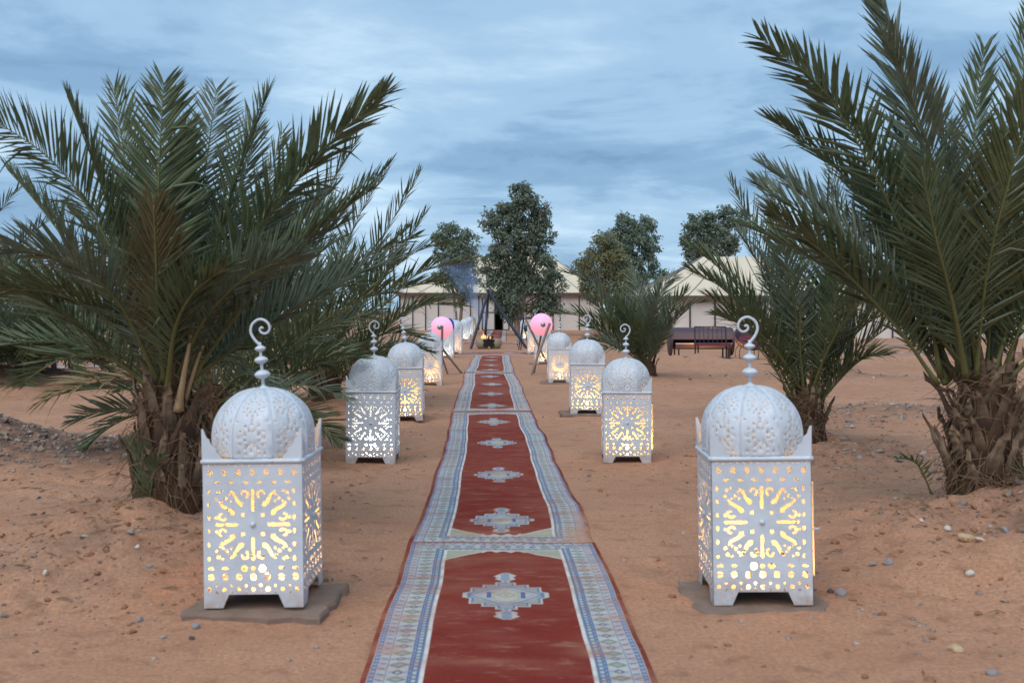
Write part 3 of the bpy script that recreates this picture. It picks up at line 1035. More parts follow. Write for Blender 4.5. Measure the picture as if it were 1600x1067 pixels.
LAN = [
    ('big white lantern nearest the camera on the left, in front of the shaggy palm trunk', 397, 3.99, .995, -1, 'w', 0, None, -4),
    ('big white lantern nearest the camera on the right, in front of the sandy palm mound', 1196, 4.13, 1.03, 1, 'w', R(-2), 1, 0),
    ('white lantern shining cool white light, second in the left row', 578, 8.0, .985, -1, 'c', 0, None, -2),
    ('white lantern with warm light and rust spots, second in the right row', 982, 8.07, .965, 1, 'w', R(-2), 1, 0),
    ('white lantern partly hidden behind the second one in the left row', 632, 11.15, 1.0, -1, 's', R(3), None, -8),
    ('white lantern on a slab, third in the right row', 918, 11.7, 1.0, 1, 's', R(-2), None, 0),
    ('white lantern just in front of the left pink globe', 671, 16.6, 1.0, -1, 's', R(2), None, 2),
    ('white lantern just in front of the right pink globe, palm leaf over its dome', 874, 16.9, .97, 1, 's', 0, None, 3),
    ('white lantern behind the left pink globe, left of the blue cloth', 697, 26.2, 1.0, -1, 'c', 0, None, 0),
    ('white lantern with its dome rising just right of the blue cloth', 709.5, 28.6, 1.12, -1, 's', 0, None, 0),
    ('white lantern seen between the crossed sticks of the right pink globe', 849, 22.9, .96, 1, 's', 0, None, 0),
    ('white lantern just left of the crossed sticks, farther than the right pink globe', 836, 28.4, 1.08, 1, 's', 0, None, 0),
    ('far white lantern left of the fire, first of the far group', 726, 42.0, 1.03, 1, 'c', 0, None, 0),
    ('far white lantern left of the fire, second of the far group', 732.5, 49.5, 1.08, 1, 'c', 0, None, 0),
    ('far white lantern left of the fire, third of the far group', 737.5, 56, 1.08, 1, 's', 0, None, 0),
    ('far white lantern right of the fire, behind the thin iron stand', 820, 42.5, 1.0, 1, 's', 0, None, 0),
    ('farthest white lantern right of the fire, just left of the iron stand', 811.5, 50, 1.08, 1, 's', 0, None, 0),
]
SLAB = {0, 1, 5, 7, 10, 11}
for i, (lb, p_, Y_, s_, fl, wm, rz, dr, tl) in enumerate(LAN):
    x_ = LX(p_, Y_)
    LANTERNS_XY.append((x_, Y_))
    lift = .0
    if i in SLAB:
        lift = .020
    lantern(lb, x_, Y_, s_, fl, wm, rz, dr, tl, lift)

slab_names = {0: 'chipped flat stone slab under the nearest left lantern', 1: 'chipped flat stone slab under the nearest right lantern',
              5: 'flat stone slab under the third lantern of the right row', 7: 'flat stone slab under the lantern before the right pink globe',
              10: 'flat stone slab behind the crossed globe sticks, under a lantern', 11: 'flat stone slab under the lantern at the cross carpet'}
for i in SLAB:
    x_, Y_ = LANTERNS_XY[i]
    yc = Y_ + .195
    rs = random.Random(i * 7 + 1)
    pts = []
    hw_, hd_ = .270 + rs.uniform(0, .03), .235
    for (ax_, ay_), (bx__, by__) in zip(((hw_, -hd_), (hw_, hd_), (-hw_, hd_), (-hw_, -hd_)), ((hw_, hd_), (-hw_, hd_), (-hw_, -hd_), (hw_, -hd_))):
        for k in range(9):
            t_ = k / 9
            cut = .05 * rs.random() if k == 0 else 0.0
            jx, jy = rs.uniform(-.018, .018), rs.uniform(-.02, .02)
            X_, Y__ = ax_ + (bx__ - ax_) * t_ + jx, ay_ + (by__ - ay_) * t_ + jy
            pts.append((X_ * (1 - cut), Y__ * (1 - cut)))
    n = len(pts)
    pts = np.array(pts)
    mb = MB()
    top = np.c_[pts * .975, np.full(n, .014) + np.array([rs.uniform(-.003, .003) for _ in range(n)])]
    mid = np.c_[pts * 1.0, np.full(n, .002)]
    bot = np.c_[pts * 1.0, np.full(n, -.035)]
    cen = np.array([[0, 0, .012]])
    fs = [(n * 3, k, (k + 1) % n) for k in range(n)] + [(k, n + k, n + (k + 1) % n, (k + 1) % n) for k in range(n)] + [(n + k, 2 * n + k, 2 * n + (k + 1) % n, n + (k + 1) % n) for k in range(n)]
    mb.add(np.concatenate([top, mid, bot, cen]), [f[::-1] for f in fs])
    o = link('flat_stone', mb.mesh('flat_stone', M['slab']), None, (x_ + (.015 if x_ < 0 else -.02), yc - .02, gh(x_, yc) + .010), (0, 0, rs.uniform(-.12, .12)))
    tag(o, slab_names[i], 'flat stone', 'stone slabs under lanterns')

# ------------------------------------------------------------------ palms
def frond_mesh(name, ctrl, Lf=.34, nl=70, wid=.016, twist=0.0, vee=(12, 50), droop=.05, hint=None, mats=None, seed=0, bare=.14, r0=.015, axis_xy=None, a0=62, a1=22, ragged=0.0):
    rg = np.random.default_rng(seed)
    C = catmull(ctrl, 26)
    d = np.concatenate([[0], np.cumsum(np.linalg.norm(np.diff(C, axis=0), axis=1))])
    Lr = d[-1]
    S_ = np.linspace(0, Lr, 25)
    Pn = np.stack([np.interp(S_, d, C[:, k]) for k in range(3)], 1)
    Tn = np.gradient(Pn, axis=0); Tn /= np.linalg.norm(Tn, axis=1)[:, None]
    if hint is None:
        outw = C[-1] - C[0]; outw[2] = 0
        nrm = np.linalg.norm(outw)
        outw = outw / nrm if nrm > 1e-6 else np.array([0, 1.0, 0])
        hint = np.array([0, 0, 1.0]) - outw * .8
    hint = np.asarray(hint, float)
    mb = MB()
    rad = np.interp(S_ / Lr, [0, .06, .2, 1], [r0 * 1.9, r0 * 1.25, r0 * .9, .0022])
    mb.tube(Pn, rad, 6, 0, flat=.75)
    rach = mb.mesh(name, mats[1], True)
    mb = MB()
    # leaflets
    n = nl * 2
    side = np.where(np.arange(n) % 2 == 0, 1.0, -1.0)
    s = bare + (1 - bare) * ((np.arange(n) // 2 + rg.uniform(-.35, .35, n)) / (nl - 1)) ** .93
    s = np.clip(s, bare * .8, .998)
    if ragged > 0:
        keep = rg.random(n) > ragged
        s, side = s[keep], side[keep]
        n = len(s)
    pos = np.stack([np.interp(s * Lr, S_, Pn[:, k]) for k in range(3)], 1)
    T = np.stack([np.interp(s * Lr, S_, Tn[:, k]) for k in range(3)], 1)
    T /= np.linalg.norm(T, axis=1)[:, None]
    N = hint[None] - T * (T @ hint)[:, None]
    N /= np.linalg.norm(N, axis=1)[:, None] + 1e-9
    S = np.cross(T, N)
    tw = R(twist)
    N, S = N * math.cos(tw) + S * math.sin(tw), S * math.cos(tw) - N * math.sin(tw)
    u = (s - bare) / (1 - bare)
    ln = Lf * np.interp(u, [0, .08, .28, .55, .8, .93, 1], [.38, .66, .96, 1.0, .78, .55, .36]) * rg.uniform(.86, 1.1, n)
    a = np.radians(np.interp(u, [0, .3, 1], [a0, (a0 + a1) / 2 + 4, a1]) + rg.normal(0, 5, n))
    v = np.radians(rg.uniform(vee[0], vee[1], n))
    dr = np.cos(a)[:, None] * T + np.sin(a)[:, None] * (side[:, None] * S * np.cos(v)[:, None] + N * np.sin(v)[:, None])
    dr += rg.normal(0, .03, (n, 3))
    dr /= np.linalg.norm(dr, axis=1)[:, None]
    Nb = N + .55 * rg.normal(0, 1, (n, 1)) * S + .2 * rg.normal(0, 1, (n, 3)) - .5 * side[:, None] * S
    Wd = np.cross(dr, Nb); Wd /= np.linalg.norm(Wd, axis=1)[:, None]
    Nl = np.cross(Wd, dr)
    w = wid * rg.uniform(.8, 1.15, n) * np.interp(u, [0, .1, .6, 1], [.65, .9, 1, .7])
    g = droop * (rg.uniform(.4, 1.6, n))
    # a few broken leaflets hang down
    br = rg.random(n) < .05
    g = np.where(br, g + rg.uniform(.25, .7, n), g)
    st = [(0.0, .40), (.30, 1.0), (.68, .78)]
    V = np.zeros((n, 10, 3))
    for k, (tt, ww) in enumerate(st):
        c = pos + dr * (ln * tt)[:, None]; c[:, 2] -= g * ln * tt * tt
        V[:, k * 3] = c + Wd * (w * ww * .5)[:, None] + Nl * (w * ww * .20)[:, None]
        V[:, k * 3 + 1] = c
        V[:, k * 3 + 2] = c - Wd * (w * ww * .5)[:, None] + Nl * (w * ww * .20)[:, None]
    c = pos + dr * ln[:, None]; c[:, 2] -= g * ln
    V[:, 9] = c
    base = np.array([(0, 1, 4, 3), (1, 2, 5, 4), (3, 4, 7, 6), (4, 5, 8, 7)])
    fs = []
    for i in range(n):
        o = i * 10
        for q in base:
            fs.append(tuple(q + o))
        fs.append((6 + o, 7 + o, 9 + o)); fs.append((7 + o, 8 + o, 9 + o))
    mb.add(V.reshape(-1, 3), fs, 0)
    return rach, mb.mesh('leaflets', mats[0])


def put_frond(parent, **kw):
    ctrl = kw.pop('ctrl')
    a, b = frond_mesh('frond', ctrl, **kw)
    fr = link('frond', a, parent)
    lf = link('leaflets', b, fr)
    lf['kind'] = 'stuff'


def arc(base, az, el, L, bend, n=7, sway=0.0):
    """rachis that starts at elevation el (deg) and bends down by bend degrees"""
    p = np.array(base, float); out = [p.copy()]
    for i in range(n):
        t_ = (i + .5) / n
        e = R(el - bend * t_ ** 1.5)
        z = R(az + sway * t_)
        p = p + L / n * np.array([math.cos(e) * math.sin(z), math.cos(e) * math.cos(z), math.sin(e)])
        out.append(p.copy())
    return np.array(out)


boots = []
for k in range(6):
    rs = np.random.default_rng(50 + k)
    mb = MB()
    Lb = (.14, .22, .28, .18, .25, .11)[k]
    rows = 7
    v, f = [], []
    tw0 = rs.uniform(-.5, .5)
    for i in range(rows):
        t_ = i / (rows - 1)
        w = np.interp(t_, [0, .2, .6, 1], [.055, .040, .027, .015]) * rs.uniform(.85, 1.15)
        th = np.interp(t_, [0, 1], [.020, .008])
        bend = .03 * t_ * t_ * rs.uniform(.4, 1.6)
        zz = Lb * t_
        jag = rs.uniform(-.035, .045, 5) if i == rows - 1 else rs.uniform(-.004, .004, 5)
        q = np.array([(-w, -bend, zz + jag[0]), (-w * .5, -bend - th, zz + jag[1]), (w * .5, -bend - th * .8, zz + jag[2]), (w, -bend, zz + jag[3]), (0, -bend + th * .6, zz + jag[4])])
        c_, s_ = math.cos(tw0 * t_), math.sin(tw0 * t_)
        q[:, :2] = np.stack([q[:, 0] * c_ - q[:, 1] * s_, q[:, 0] * s_ + q[:, 1] * c_], 1)
        v += [tuple(r_) for r_ in q]
    for i in range(rows - 1):
        for j in range(5):
            f.append((i * 5 + j, i * 5 + (j + 1) % 5, (i + 1) * 5 + (j + 1) % 5, (i + 1) * 5 + j))
    f.append(tuple((rows - 1) * 5 + j for j in range(5)))
    mb.add(v, f)
    boots.append(mb.mesh('leaf_base', M['boot']))


def palm(label, key, trunk_h, r, explicit, nrand, Lr=(1.5, 2.1), Lf=.34, nl=66, wid=.017, nboot=44, seed=0, el=(35, 88), az=(0, 360), mats='ab', zoff=0.0, bend=(25, 60), lean=(0, 0), avoid=None, dry=3, fib=160, r0=.014, splay=(4, 20), skirt=0, skL=(.9, 1.3)):
    x, y = PALMS[key]
    rg = np.random.default_rng(seed)
    z0 = gh(x, y) + zoff
    Pm = thing('palm', label, 'palm tree', (x, y, z0), 'young date palms in the sand')
    top = trunk_h
    # trunk core
    mb = MB()
    pr = []
    for i in range(15):
        t_ = i / 14
        pr.append((r * np.interp(t_, [0, .12, .55, .85, 1], [1.0, 1.08, .92, .72, .42]), -.10 + (top + .12) * t_))
    mb.lathe(pr, 22)
    V = mb.v[0]
    nn = fbm(np.arctan2(V[:, 1], V[:, 0]) * 3.2 + seed, V[:, 2] * 14, 70 + seed, 3)
    V[:, :2] *= (1 + .25 * nn)[:, None]
    V[:, 0] += lean[0] * np.clip(V[:, 2], 0, 9); V[:, 1] += lean[1] * np.clip(V[:, 2], 0, 9)
    link('trunk', mb.mesh('trunk', M['trunk'], True), Pm)
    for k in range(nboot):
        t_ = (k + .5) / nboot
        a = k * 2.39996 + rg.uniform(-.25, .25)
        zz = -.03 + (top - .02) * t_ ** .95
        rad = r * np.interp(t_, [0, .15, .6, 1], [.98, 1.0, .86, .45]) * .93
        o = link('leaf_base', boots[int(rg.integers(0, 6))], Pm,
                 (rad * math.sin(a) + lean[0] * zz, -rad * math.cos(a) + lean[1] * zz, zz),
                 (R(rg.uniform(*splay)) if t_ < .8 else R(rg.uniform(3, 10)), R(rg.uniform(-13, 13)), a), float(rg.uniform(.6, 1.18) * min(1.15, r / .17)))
    # loose fibre
    if fib:
        mb = MB()
        for k in range(fib):
            a = rg.uniform(0, 2 * math.pi); zz = rg.uniform(.02, top * 1.02)
            rad = r * np.interp(zz / top, [0, .6, 1], [1.02, .92, .6])
            tx = rg.normal(0, 1); 
            p0 = np.array((rad * math.sin(a), -rad * math.cos(a), zz))
            tan = np.array((math.cos(a), math.sin(a), 0)); outv = np.array((math.sin(a), -math.cos(a), 0))
            d1 = tan * tx * .09 + outv * rg.uniform(.0, .05) + np.array((0, 0, rg.uniform(-.13, .08)))
            p1 = p0 + d1; p2 = p1 + d1 * .5 + outv * rg.uniform(-.01, .05) + np.array((0, 0, -rg.uniform(0, .09)))
            mb.tube([p0, p1, p2], [.0024, .0018, .0008], 3, cap=False)
        fo = link('fibre', mb.mesh('fibre', M['fibre']), Pm)
        fo['kind'] = 'stuff'
    ctr = np.array((x, y, z0))
    crown = np.array((lean[0] * top, lean[1] * top, top - .06))
    mt = {'a': [M['frond_a'], M['rachis']], 'b': [M['frond_b'], M['rachis']], 'o': [M['frond_o'], M['rachis']], 'd': [M['frond_dry'], M['rachis_dry']], 'r': [M['frond_rust'], M['rachis']]}
    for i, e in enumerate(explicit):
        pts = [px(a_, b_, y + c_) - ctr for a_, b_, c_ in e['p']]
        o = {k_: v_ for k_, v_ in e.items() if k_ not in ('p', 'm')}
        kw = dict(Lf=Lf, nl=nl, wid=wid, seed=seed * 100 + i, r0=r0)
        kw.update(o)
        put_frond(Pm, ctrl=np.array(pts), mats=mt[e.get('m', 'a')], **kw)
    for k in range(skirt):
        a = k * 137.5 + rg.uniform(-20, 20)
        b0 = crown * np.array((1, 1, rg.uniform(.35, .95))) + np.array((.08 * math.sin(R(a)), .08 * math.cos(R(a)), 0))
        C = arc(b0, a, rg.uniform(8, 48), rg.uniform(*skL), rg.uniform(35, 75), sway=rg.uniform(-25, 25))
        m_ = 'd' if rg.random() < .12 else mats[int(rg.integers(0, len(mats)))]
        put_frond(Pm, ctrl=C, Lf=Lf * rg.uniform(.7, .95), nl=max(24, nl - 16), wid=wid, twist=float(rg.uniform(-45, 45)), mats=mt[m_], seed=seed * 2000 + k, droop=.12, r0=r0 * .8, ragged=.12)
    k = 0
    tries = 0
    while k < nrand and tries < nrand * 6:
        tries += 1
        a = az[0] + (az[1] - az[0]) * ((tries * .6180339) % 1.0) + rg.uniform(-12, 12)
        if avoid and avoid[0] <= a % 360 <= avoid[1]:
            continue
        t_ = (k + .5) / nrand
        e0 = el[0] + (el[1] - el[0]) * t_ + rg.uniform(-6, 6)
        L = rg.uniform(*Lr) * np.interp(t_, [0, .5, 1], [.85, 1.05, .95])
        b0 = crown + np.array((.075 * math.sin(R(a)), .075 * math.cos(R(a)), rg.uniform(-.05, .06)))
        C = arc(b0, a, min(e0, 89), L, rg.uniform(*bend) * np.interp(t_, [0, 1], [1.0, .55]), sway=rg.uniform(-18, 18))
        m_ = mats[int(rg.integers(0, len(mats)))]
        if k < dry:
            m_ = 'd'
        put_frond(Pm, ctrl=C, Lf=Lf * rg.uniform(.88, 1.08), nl=nl, wid=wid, twist=float(rg.uniform(-45, 45)), mats=mt[m_], seed=seed * 1000 + k, droop=.04 if m_ != 'd' else .25, r0=r0, ragged=.35 if m_ == 'd' else 0.0)
        k += 1
    return Pm


FR = lambda *p, **k: dict(p=list(p), **k)
# front left
exA = [
    FR((252, 600, 0), (205, 455, -.05), (150, 345, -.1), (80, 250, -.15), (-25, 178, -.2), twist=48, Lf=.36, vee=(0, 30), m='a', a1=38, a0=58),
    FR((262, 595, -.05), (250, 430, -.08), (248, 280, -.1), (256, 132, -.1), hint=(0, 1, .1), Lf=.37, vee=(-5, 22), m='a', a1=34, a0=60, wid=.021),
    FR((262, 598, .1), (225, 440, .2), (200, 280, .3), (178, 140, .35), hint=(.1, 1, .1), Lf=.36, m='a', vee=(0, 30)),
    FR((272, 598, .1), (295, 430, .22), (320, 270, .3), (338, 140, .35), hint=(0, 1, .1), Lf=.34, m='b', vee=(0, 25), a1=36),
    FR((282, 596, 0), (330, 490, .02), (400, 370, .05), (490, 250, .05), (600, 146, .0), twist=-40, Lf=.36, m='a', vee=(5, 35), wid=.020),
    FR((280, 598, .15), (320, 460, .3), (370, 320, .45), (400, 205, .5), hint=(.2, 1, .1), Lf=.33, m='b'),
    FR((284, 600, .05), (350, 500, .2), (440, 410, .3), (540, 345, .35), twist=-30, Lf=.33, m='b', vee=(10, 50)),
    FR((245, 600, 0), (180, 510, -.1), (90, 460, -.25), (-30, 450, -.35), twist=20, Lf=.34, m='a', vee=(0, 45)),
    FR((248, 600, -.05), (190, 480, -.25), (110, 410, -.5), (0, 385, -.7), twist=30, Lf=.32, m='b', vee=(0, 45)),
    FR((258, 598, -.1), (248, 500, -.3), (244, 410, -.45), (240, 320, -.55), hint=(0, 1, .4), Lf=.30, m='r', vee=(0, 30), a1=20),
    FR((275, 598, -.05), (320, 500, -.25), (390, 430, -.4), (470, 400, -.55), twist=-20, Lf=.33, m='b', vee=(10, 55)),
    FR((255, 600, .15), (215, 480, .45), (165, 390, .7), (110, 330, .9), twist=30, Lf=.33, m='a'),
    FR((270, 600, .1), (255, 470, .5), (235, 330, .8), (215, 230, 1.0), hint=(0, 1, .3), Lf=.33, m='a'),
    FR((282, 600, .1), (340, 490, .5), (400, 400, .8), (450, 310, 1.0), hint=(0, 1, .6), Lf=.33, m='b'),
    FR((240, 610, 0), (170, 560, -.15), (100, 560, -.3), (30, 600, -.4), twist=10, Lf=.26, m='a', ragged=.4, nl=44),
    FR((262, 610, -.12), (272, 520, -.3), (300, 460, -.45), (350, 420, -.6), twist=0, Lf=.30, m='a', vee=(0, 60)),
    FR((278, 640, -.1), (290, 570, -.16), (305, 500, -.2), (330, 440, -.2), Lf=.2, m='d', ragged=.9, r0=.022),
    FR((285, 640, -.05), (310, 560, -.1), (345, 490, -.12), (400, 420, -.15), Lf=.28, m='d', ragged=.72),
    FR((262, 600, 0), (256, 470, .1), (270, 330, .12), (290, 200, .1), hint=(.3, 1, .1), Lf=.34, m='a'),
    FR((215, 810, -.1), (225, 765, -.15), (222, 725, -.18), (200, 690, -.2), Lf=.16, m='a', nl=34, r0=.006, wid=.010),
    FR((222, 815, -.1), (235, 770, -.18), (240, 735, -.2), (252, 715, -.25), Lf=.14, m='a', nl=34, r0=.006, wid=.010),
]
palm('shaggy young date palm at the left front, its trunk behind the nearest left lantern', 'A', .62, .165, exA, 14, (1.2, 1.7), .31, 100, .0135, 66, 1, el=(30, 86), az=(0, 360), avoid=(135, 235), mats='aab', dry=0, fib=300, splay=(0, 13), bend=(15, 45))

exD = [
    FR((1470, 590, 0), (1440, 440, -.05), (1365, 270, -.1), (1285, 140, -.15), (1190, 62, -.2), twist=38, Lf=.36, m='a', vee=(0, 32), wid=.024, a0=64, a1=26),
    FR((1500, 590, .05), (1475, 400, .12), (1440, 230, .15), (1400, 70, .15), (1362, -40, .1), twist=35, hint=(.2, 1, 0), Lf=.38, m='b', vee=(0, 35), wid=.024),
    FR((1490, 592, .1), (1430, 440, .2), (1340, 300, .3), (1260, 225, .35), (1203, 188, .35), twist=20, Lf=.36, m='a', vee=(5, 40), wid=.020),
    FR((1465, 600, -.05), (1400, 510, -.1), (1320, 425, -.15), (1255, 370, -.2), (1205, 335, -.25), twist=15, Lf=.36, m='a', vee=(10, 60), wid=.022, droop=.15),
    FR((1525, 590, -.1), (1540, 440, -.3), (1572, 300, -.45), (1625, 130, -.55), hint=(0, 1, .2), twist=0, Lf=.42, m='o', vee=(-5, 22), wid=.022),
    FR((1515, 590, .1), (1510, 400, .25), (1520, 230, .3), (1538, 75, .3), hint=(.3, 1, 0), Lf=.34, m='a'),
    FR((1540, 590, .1), (1560, 400, .25), (1590, 200, .3), (1610, 20, .3), hint=(0, 1, 0), Lf=.36, m='a'),
    FR((1480, 596, .1), (1440, 460, .4), (1390, 350, .6), (1330, 260, .75), twist=10, Lf=.34, m='b'),
    FR((1500, 596, .1), (1480, 460, .5), (1450, 330, .8), (1410, 230, 1.0), hint=(0, 1, .4), Lf=.34, m='b'),
    FR((1560, 600, 0), (1600, 500, -.1), (1660, 400, -.15), (1740, 330, -.2), twist=-20, Lf=.34, m='a'),
    FR((1510, 592, -.1), (1490, 480, -.3), (1462, 370, -.5), (1440, 260, -.6), hint=(.3, 1, .2), Lf=.34, m='a', vee=(0, 40)),
    FR((1545, 590, .05), (1580, 460, .3), (1640, 330, .5), (1720, 220, .6), twist=-20, Lf=.36, m='a'),
    FR((1478, 600, .02), (1425, 520, .2), (1370, 460, .35), (1310, 430, .45), twist=0, Lf=.33, m='a', vee=(10, 60)),
    FR((1550, 592, -.05), (1600, 430, -.1), (1660, 260, -.15), (1760, 110, -.2), twist=-20, Lf=.36, m='o'),
    FR((1455, 770, -.15), (1440, 735, -.2), (1425, 720, -.25), (1400, 715, -.3), Lf=.10, m='a', nl=22, r0=.005, wid=.010),
    FR((1590, 770, -.15), (1605, 735, -.2), (1625, 720, -.25), (1640, 715, -.3), Lf=.12, m='a', nl=22, r0=.005, wid=.010),
]
palm('tall date palm at the right front, leaf stubs on its trunk, on a stony mound', 'D', .60, .175, exD, 17, (1.3, 2.0), .35, 84, .017, 84, 4, el=(38, 87), az=(0, 360), avoid=(130, 225), mats='aab', dry=1, fib=420, r0=.0135, splay=(2, 27), bend=(15, 45))

exB1 = [
    FR((372, 640, 0), (420, 480, .1), (480, 350, .15), (556, 222, .1), twist=-25, Lf=.40, m='a'),
    FR((378, 640, .1), (440, 480, .3), (520, 350, .4), (608, 258, .4), twist=-30, Lf=.38, m='b'),
    FR((382, 645, .0), (460, 540, -.1), (560, 470, -.2), (680, 440, -.3), twist=-15, Lf=.40, m='o', droop=.15),
    FR((372, 650, 0), (430, 600, -.1), (500, 560, -.3), (560, 560, -.4), twist=0, Lf=.36, m='a'),
    FR((365, 640, 0), (385, 480, .0), (410, 330, .0), (440, 210, -.05), hint=(.2, 1, 0), Lf=.38, m='b'),
    FR((380, 640, .1), (470, 500, .2), (560, 410, .2), (650, 370, .2), twist=-30, Lf=.38, m='o', droop=.1),
    FR((376, 660, -.1), (400, 560, -.3), (425, 480, -.4), (460, 410, -.5), twist=0, Lf=.34, m='o', r0=.02),
    FR((355, 640, 0), (330, 500, 0), (300, 380, 0), (250, 280, .0), twist=20, Lf=.38, m='a'),
]
palm('date palm half hidden behind the front left palm, fronds spreading over the lantern row', 'B1', .48, .17, exB1, 20, (1.5, 2.0), .38, 54, .020, 26, 7, el=(20, 82), mats='aabo', dry=1, fib=160, skirt=16, avoid=(58, 205))
exB2 = [
    FR((505, 575, 0), (560, 450, 0), (610, 350, 0), (655, 272, 0), twist=-20, Lf=.45, m='a', vee=(5, 40)),
    FR((508, 575, 0), (570, 470, .1), (620, 400, .1), (666, 332, .1), twist=-20, Lf=.45, m='a'),
    FR((508, 580, 0), (580, 500, -.1), (650, 430, -.2), (735, 408, -.3), twist=-10, Lf=.46, m='o', droop=.1),
    FR((508, 580, 0), (580, 530, -.1), (650, 480, -.2), (722, 478, -.3), twist=0, Lf=.46, m='o', droop=.18),
    FR((505, 585, 0), (560, 545, -.1), (610, 520, -.2), (665, 530, -.3), twist=0, Lf=.42, m='a', droop=.15),
    FR((500, 570, 0), (520, 450, 0), (560, 340, 0), (608, 262, 0), twist=-20, Lf=.42, m='b'),
    FR((508, 580, 0), (570, 470, .3), (640, 400, .4), (700, 380, .5), twist=-20, Lf=.42, m='o'),
]
palm('leafy date palm beside the third left lantern, lower fronds reaching toward the fire', 'B2', .34, .19, exB2, 22, (1.7, 2.4), .44, 48, .024, 18, 9, el=(16, 80), mats='aabo', dry=0, fib=80, skirt=20, avoid=(55, 205))
palm('dense date palm at the far left edge, farthest back', 'C', .4, .22, [], 38, (2.0, 2.9), .5, 38, .032, 10, 12, el=(-15, 75), mats='abo', dry=2, fib=0, r0=.02, skirt=24, skL=(1.2, 2.0))
palm('low dense date palm at the left edge with drooping grey-green fronds', 'G', .3, .2, [
    FR((30, 560, 0), (10, 470, 0), (30, 390, 0), (105, 315, 0), twist=-20, Lf=.42, m='a'),
    FR((30, 560, 0), (-20, 450, 0), (-20, 360, 0), (40, 282, 0), twist=-20, Lf=.42, m='a')], 44, (1.7, 2.5), .46, 42, .028, 10, 13, el=(-8, 74), mats='abo', dry=2, fib=0, r0=.018, skirt=34, skL=(1.1, 1.9))
exE = [
    FR((1255, 640, 0), (1230, 520, 0), (1190, 390, 0), (1142, 285, 0), twist=20, Lf=.36, m='b', vee=(0, 40)),
    FR((1262, 640, 0), (1250, 520, .1), (1225, 390, .1), (1196, 282, .1), hint=(0, 1, 0), Lf=.36, m='b'),
    FR((1250, 640, 0), (1200, 540, -.1), (1140, 460, -.15), (1078, 422, -.2), twist=15, Lf=.36, m='a'),
    FR((1250, 645, 0), (1195, 550, -.1), (1150, 490, -.2), (1105, 462, -.3), twist=5, Lf=.34, m='a'),
    FR((1270, 640, 0), (1310, 560, -.1), (1350, 510, -.15), (1400, 482, -.2), twist=-15, Lf=.36, m='a'),
    FR((1268, 640, -.05), (1290, 540, -.2), (1305, 470, -.3), (1318, 390, -.4), hint=(0, 1, .2), Lf=.40, m='a', vee=(0, 25)),
    FR((1260, 640, -.05), (1250, 540, -.2), (1256, 440, -.3), (1285, 330, -.3), hint=(0, 1, .2), Lf=.38, m='a'),
    FR((1265, 640, .05), (1290, 500, .2), (1310, 380, .3), (1300, 270, .3), hint=(0, 1, 0), Lf=.38, m='b'),
    FR((1268, 645, 0), (1315, 590, -.1), (1350, 560, -.2), (1385, 555, -.3), twist=0, Lf=.32, m='a'),
    FR((1268, 640, 0), (1320, 500, .1), (1370, 400, .2), (1430, 330, .2), twist=-20, Lf=.36, m='b'),
]
palm('date palm right of centre, just behind the nearest right lantern', 'E', .42, .16, exE, 12, (1.2, 1.7), .35, 54, .019, 30, 15, el=(48, 84), mats='ab', dry=0, fib=140)
exF = [
    FR((1000, 560, 0), (960, 490, 0), (920, 440, 0), (880, 425, 0), twist=10, Lf=.5, m='b'),
    FR((1000, 560, 0), (950, 520, -.1), (910, 495, -.2), (866, 490, -.3), twist=5, Lf=.5, m='a'),
    FR((1008, 560, 0), (1045, 510, -.1), (1075, 478, -.1), (1106, 472, -.1), twist=0, Lf=.34, m='o'),
    FR((1004, 560, 0), (1000, 500, 0), (995, 450, 0), (985, 425, 0), hint=(0, 1, 0), Lf=.5, m='b'),
    FR((1004, 560, 0), (1015, 500, 0), (1035, 450, 0), (1055, 432, 0), hint=(0, 1, 0), Lf=.5, m='b'),
]
palm('smaller grey-green date palm in the middle distance behind the third right lantern', 'F', .25, .2, exF, 22, (1.1, 1.5), .46, 40, .026, 8, 17, el=(38, 84), mats='ab', dry=0, fib=0, r0=.016, avoid=(60, 130))
palm('small palm stub right of the nearest right-hand palm, only its leaf tips showing', 'H', .18, .1, [], 9, (.4, .8), .22, 26, .018, 6, 19, el=(5, 70), mats='a', dry=1, fib=0, r0=.008) if False else None

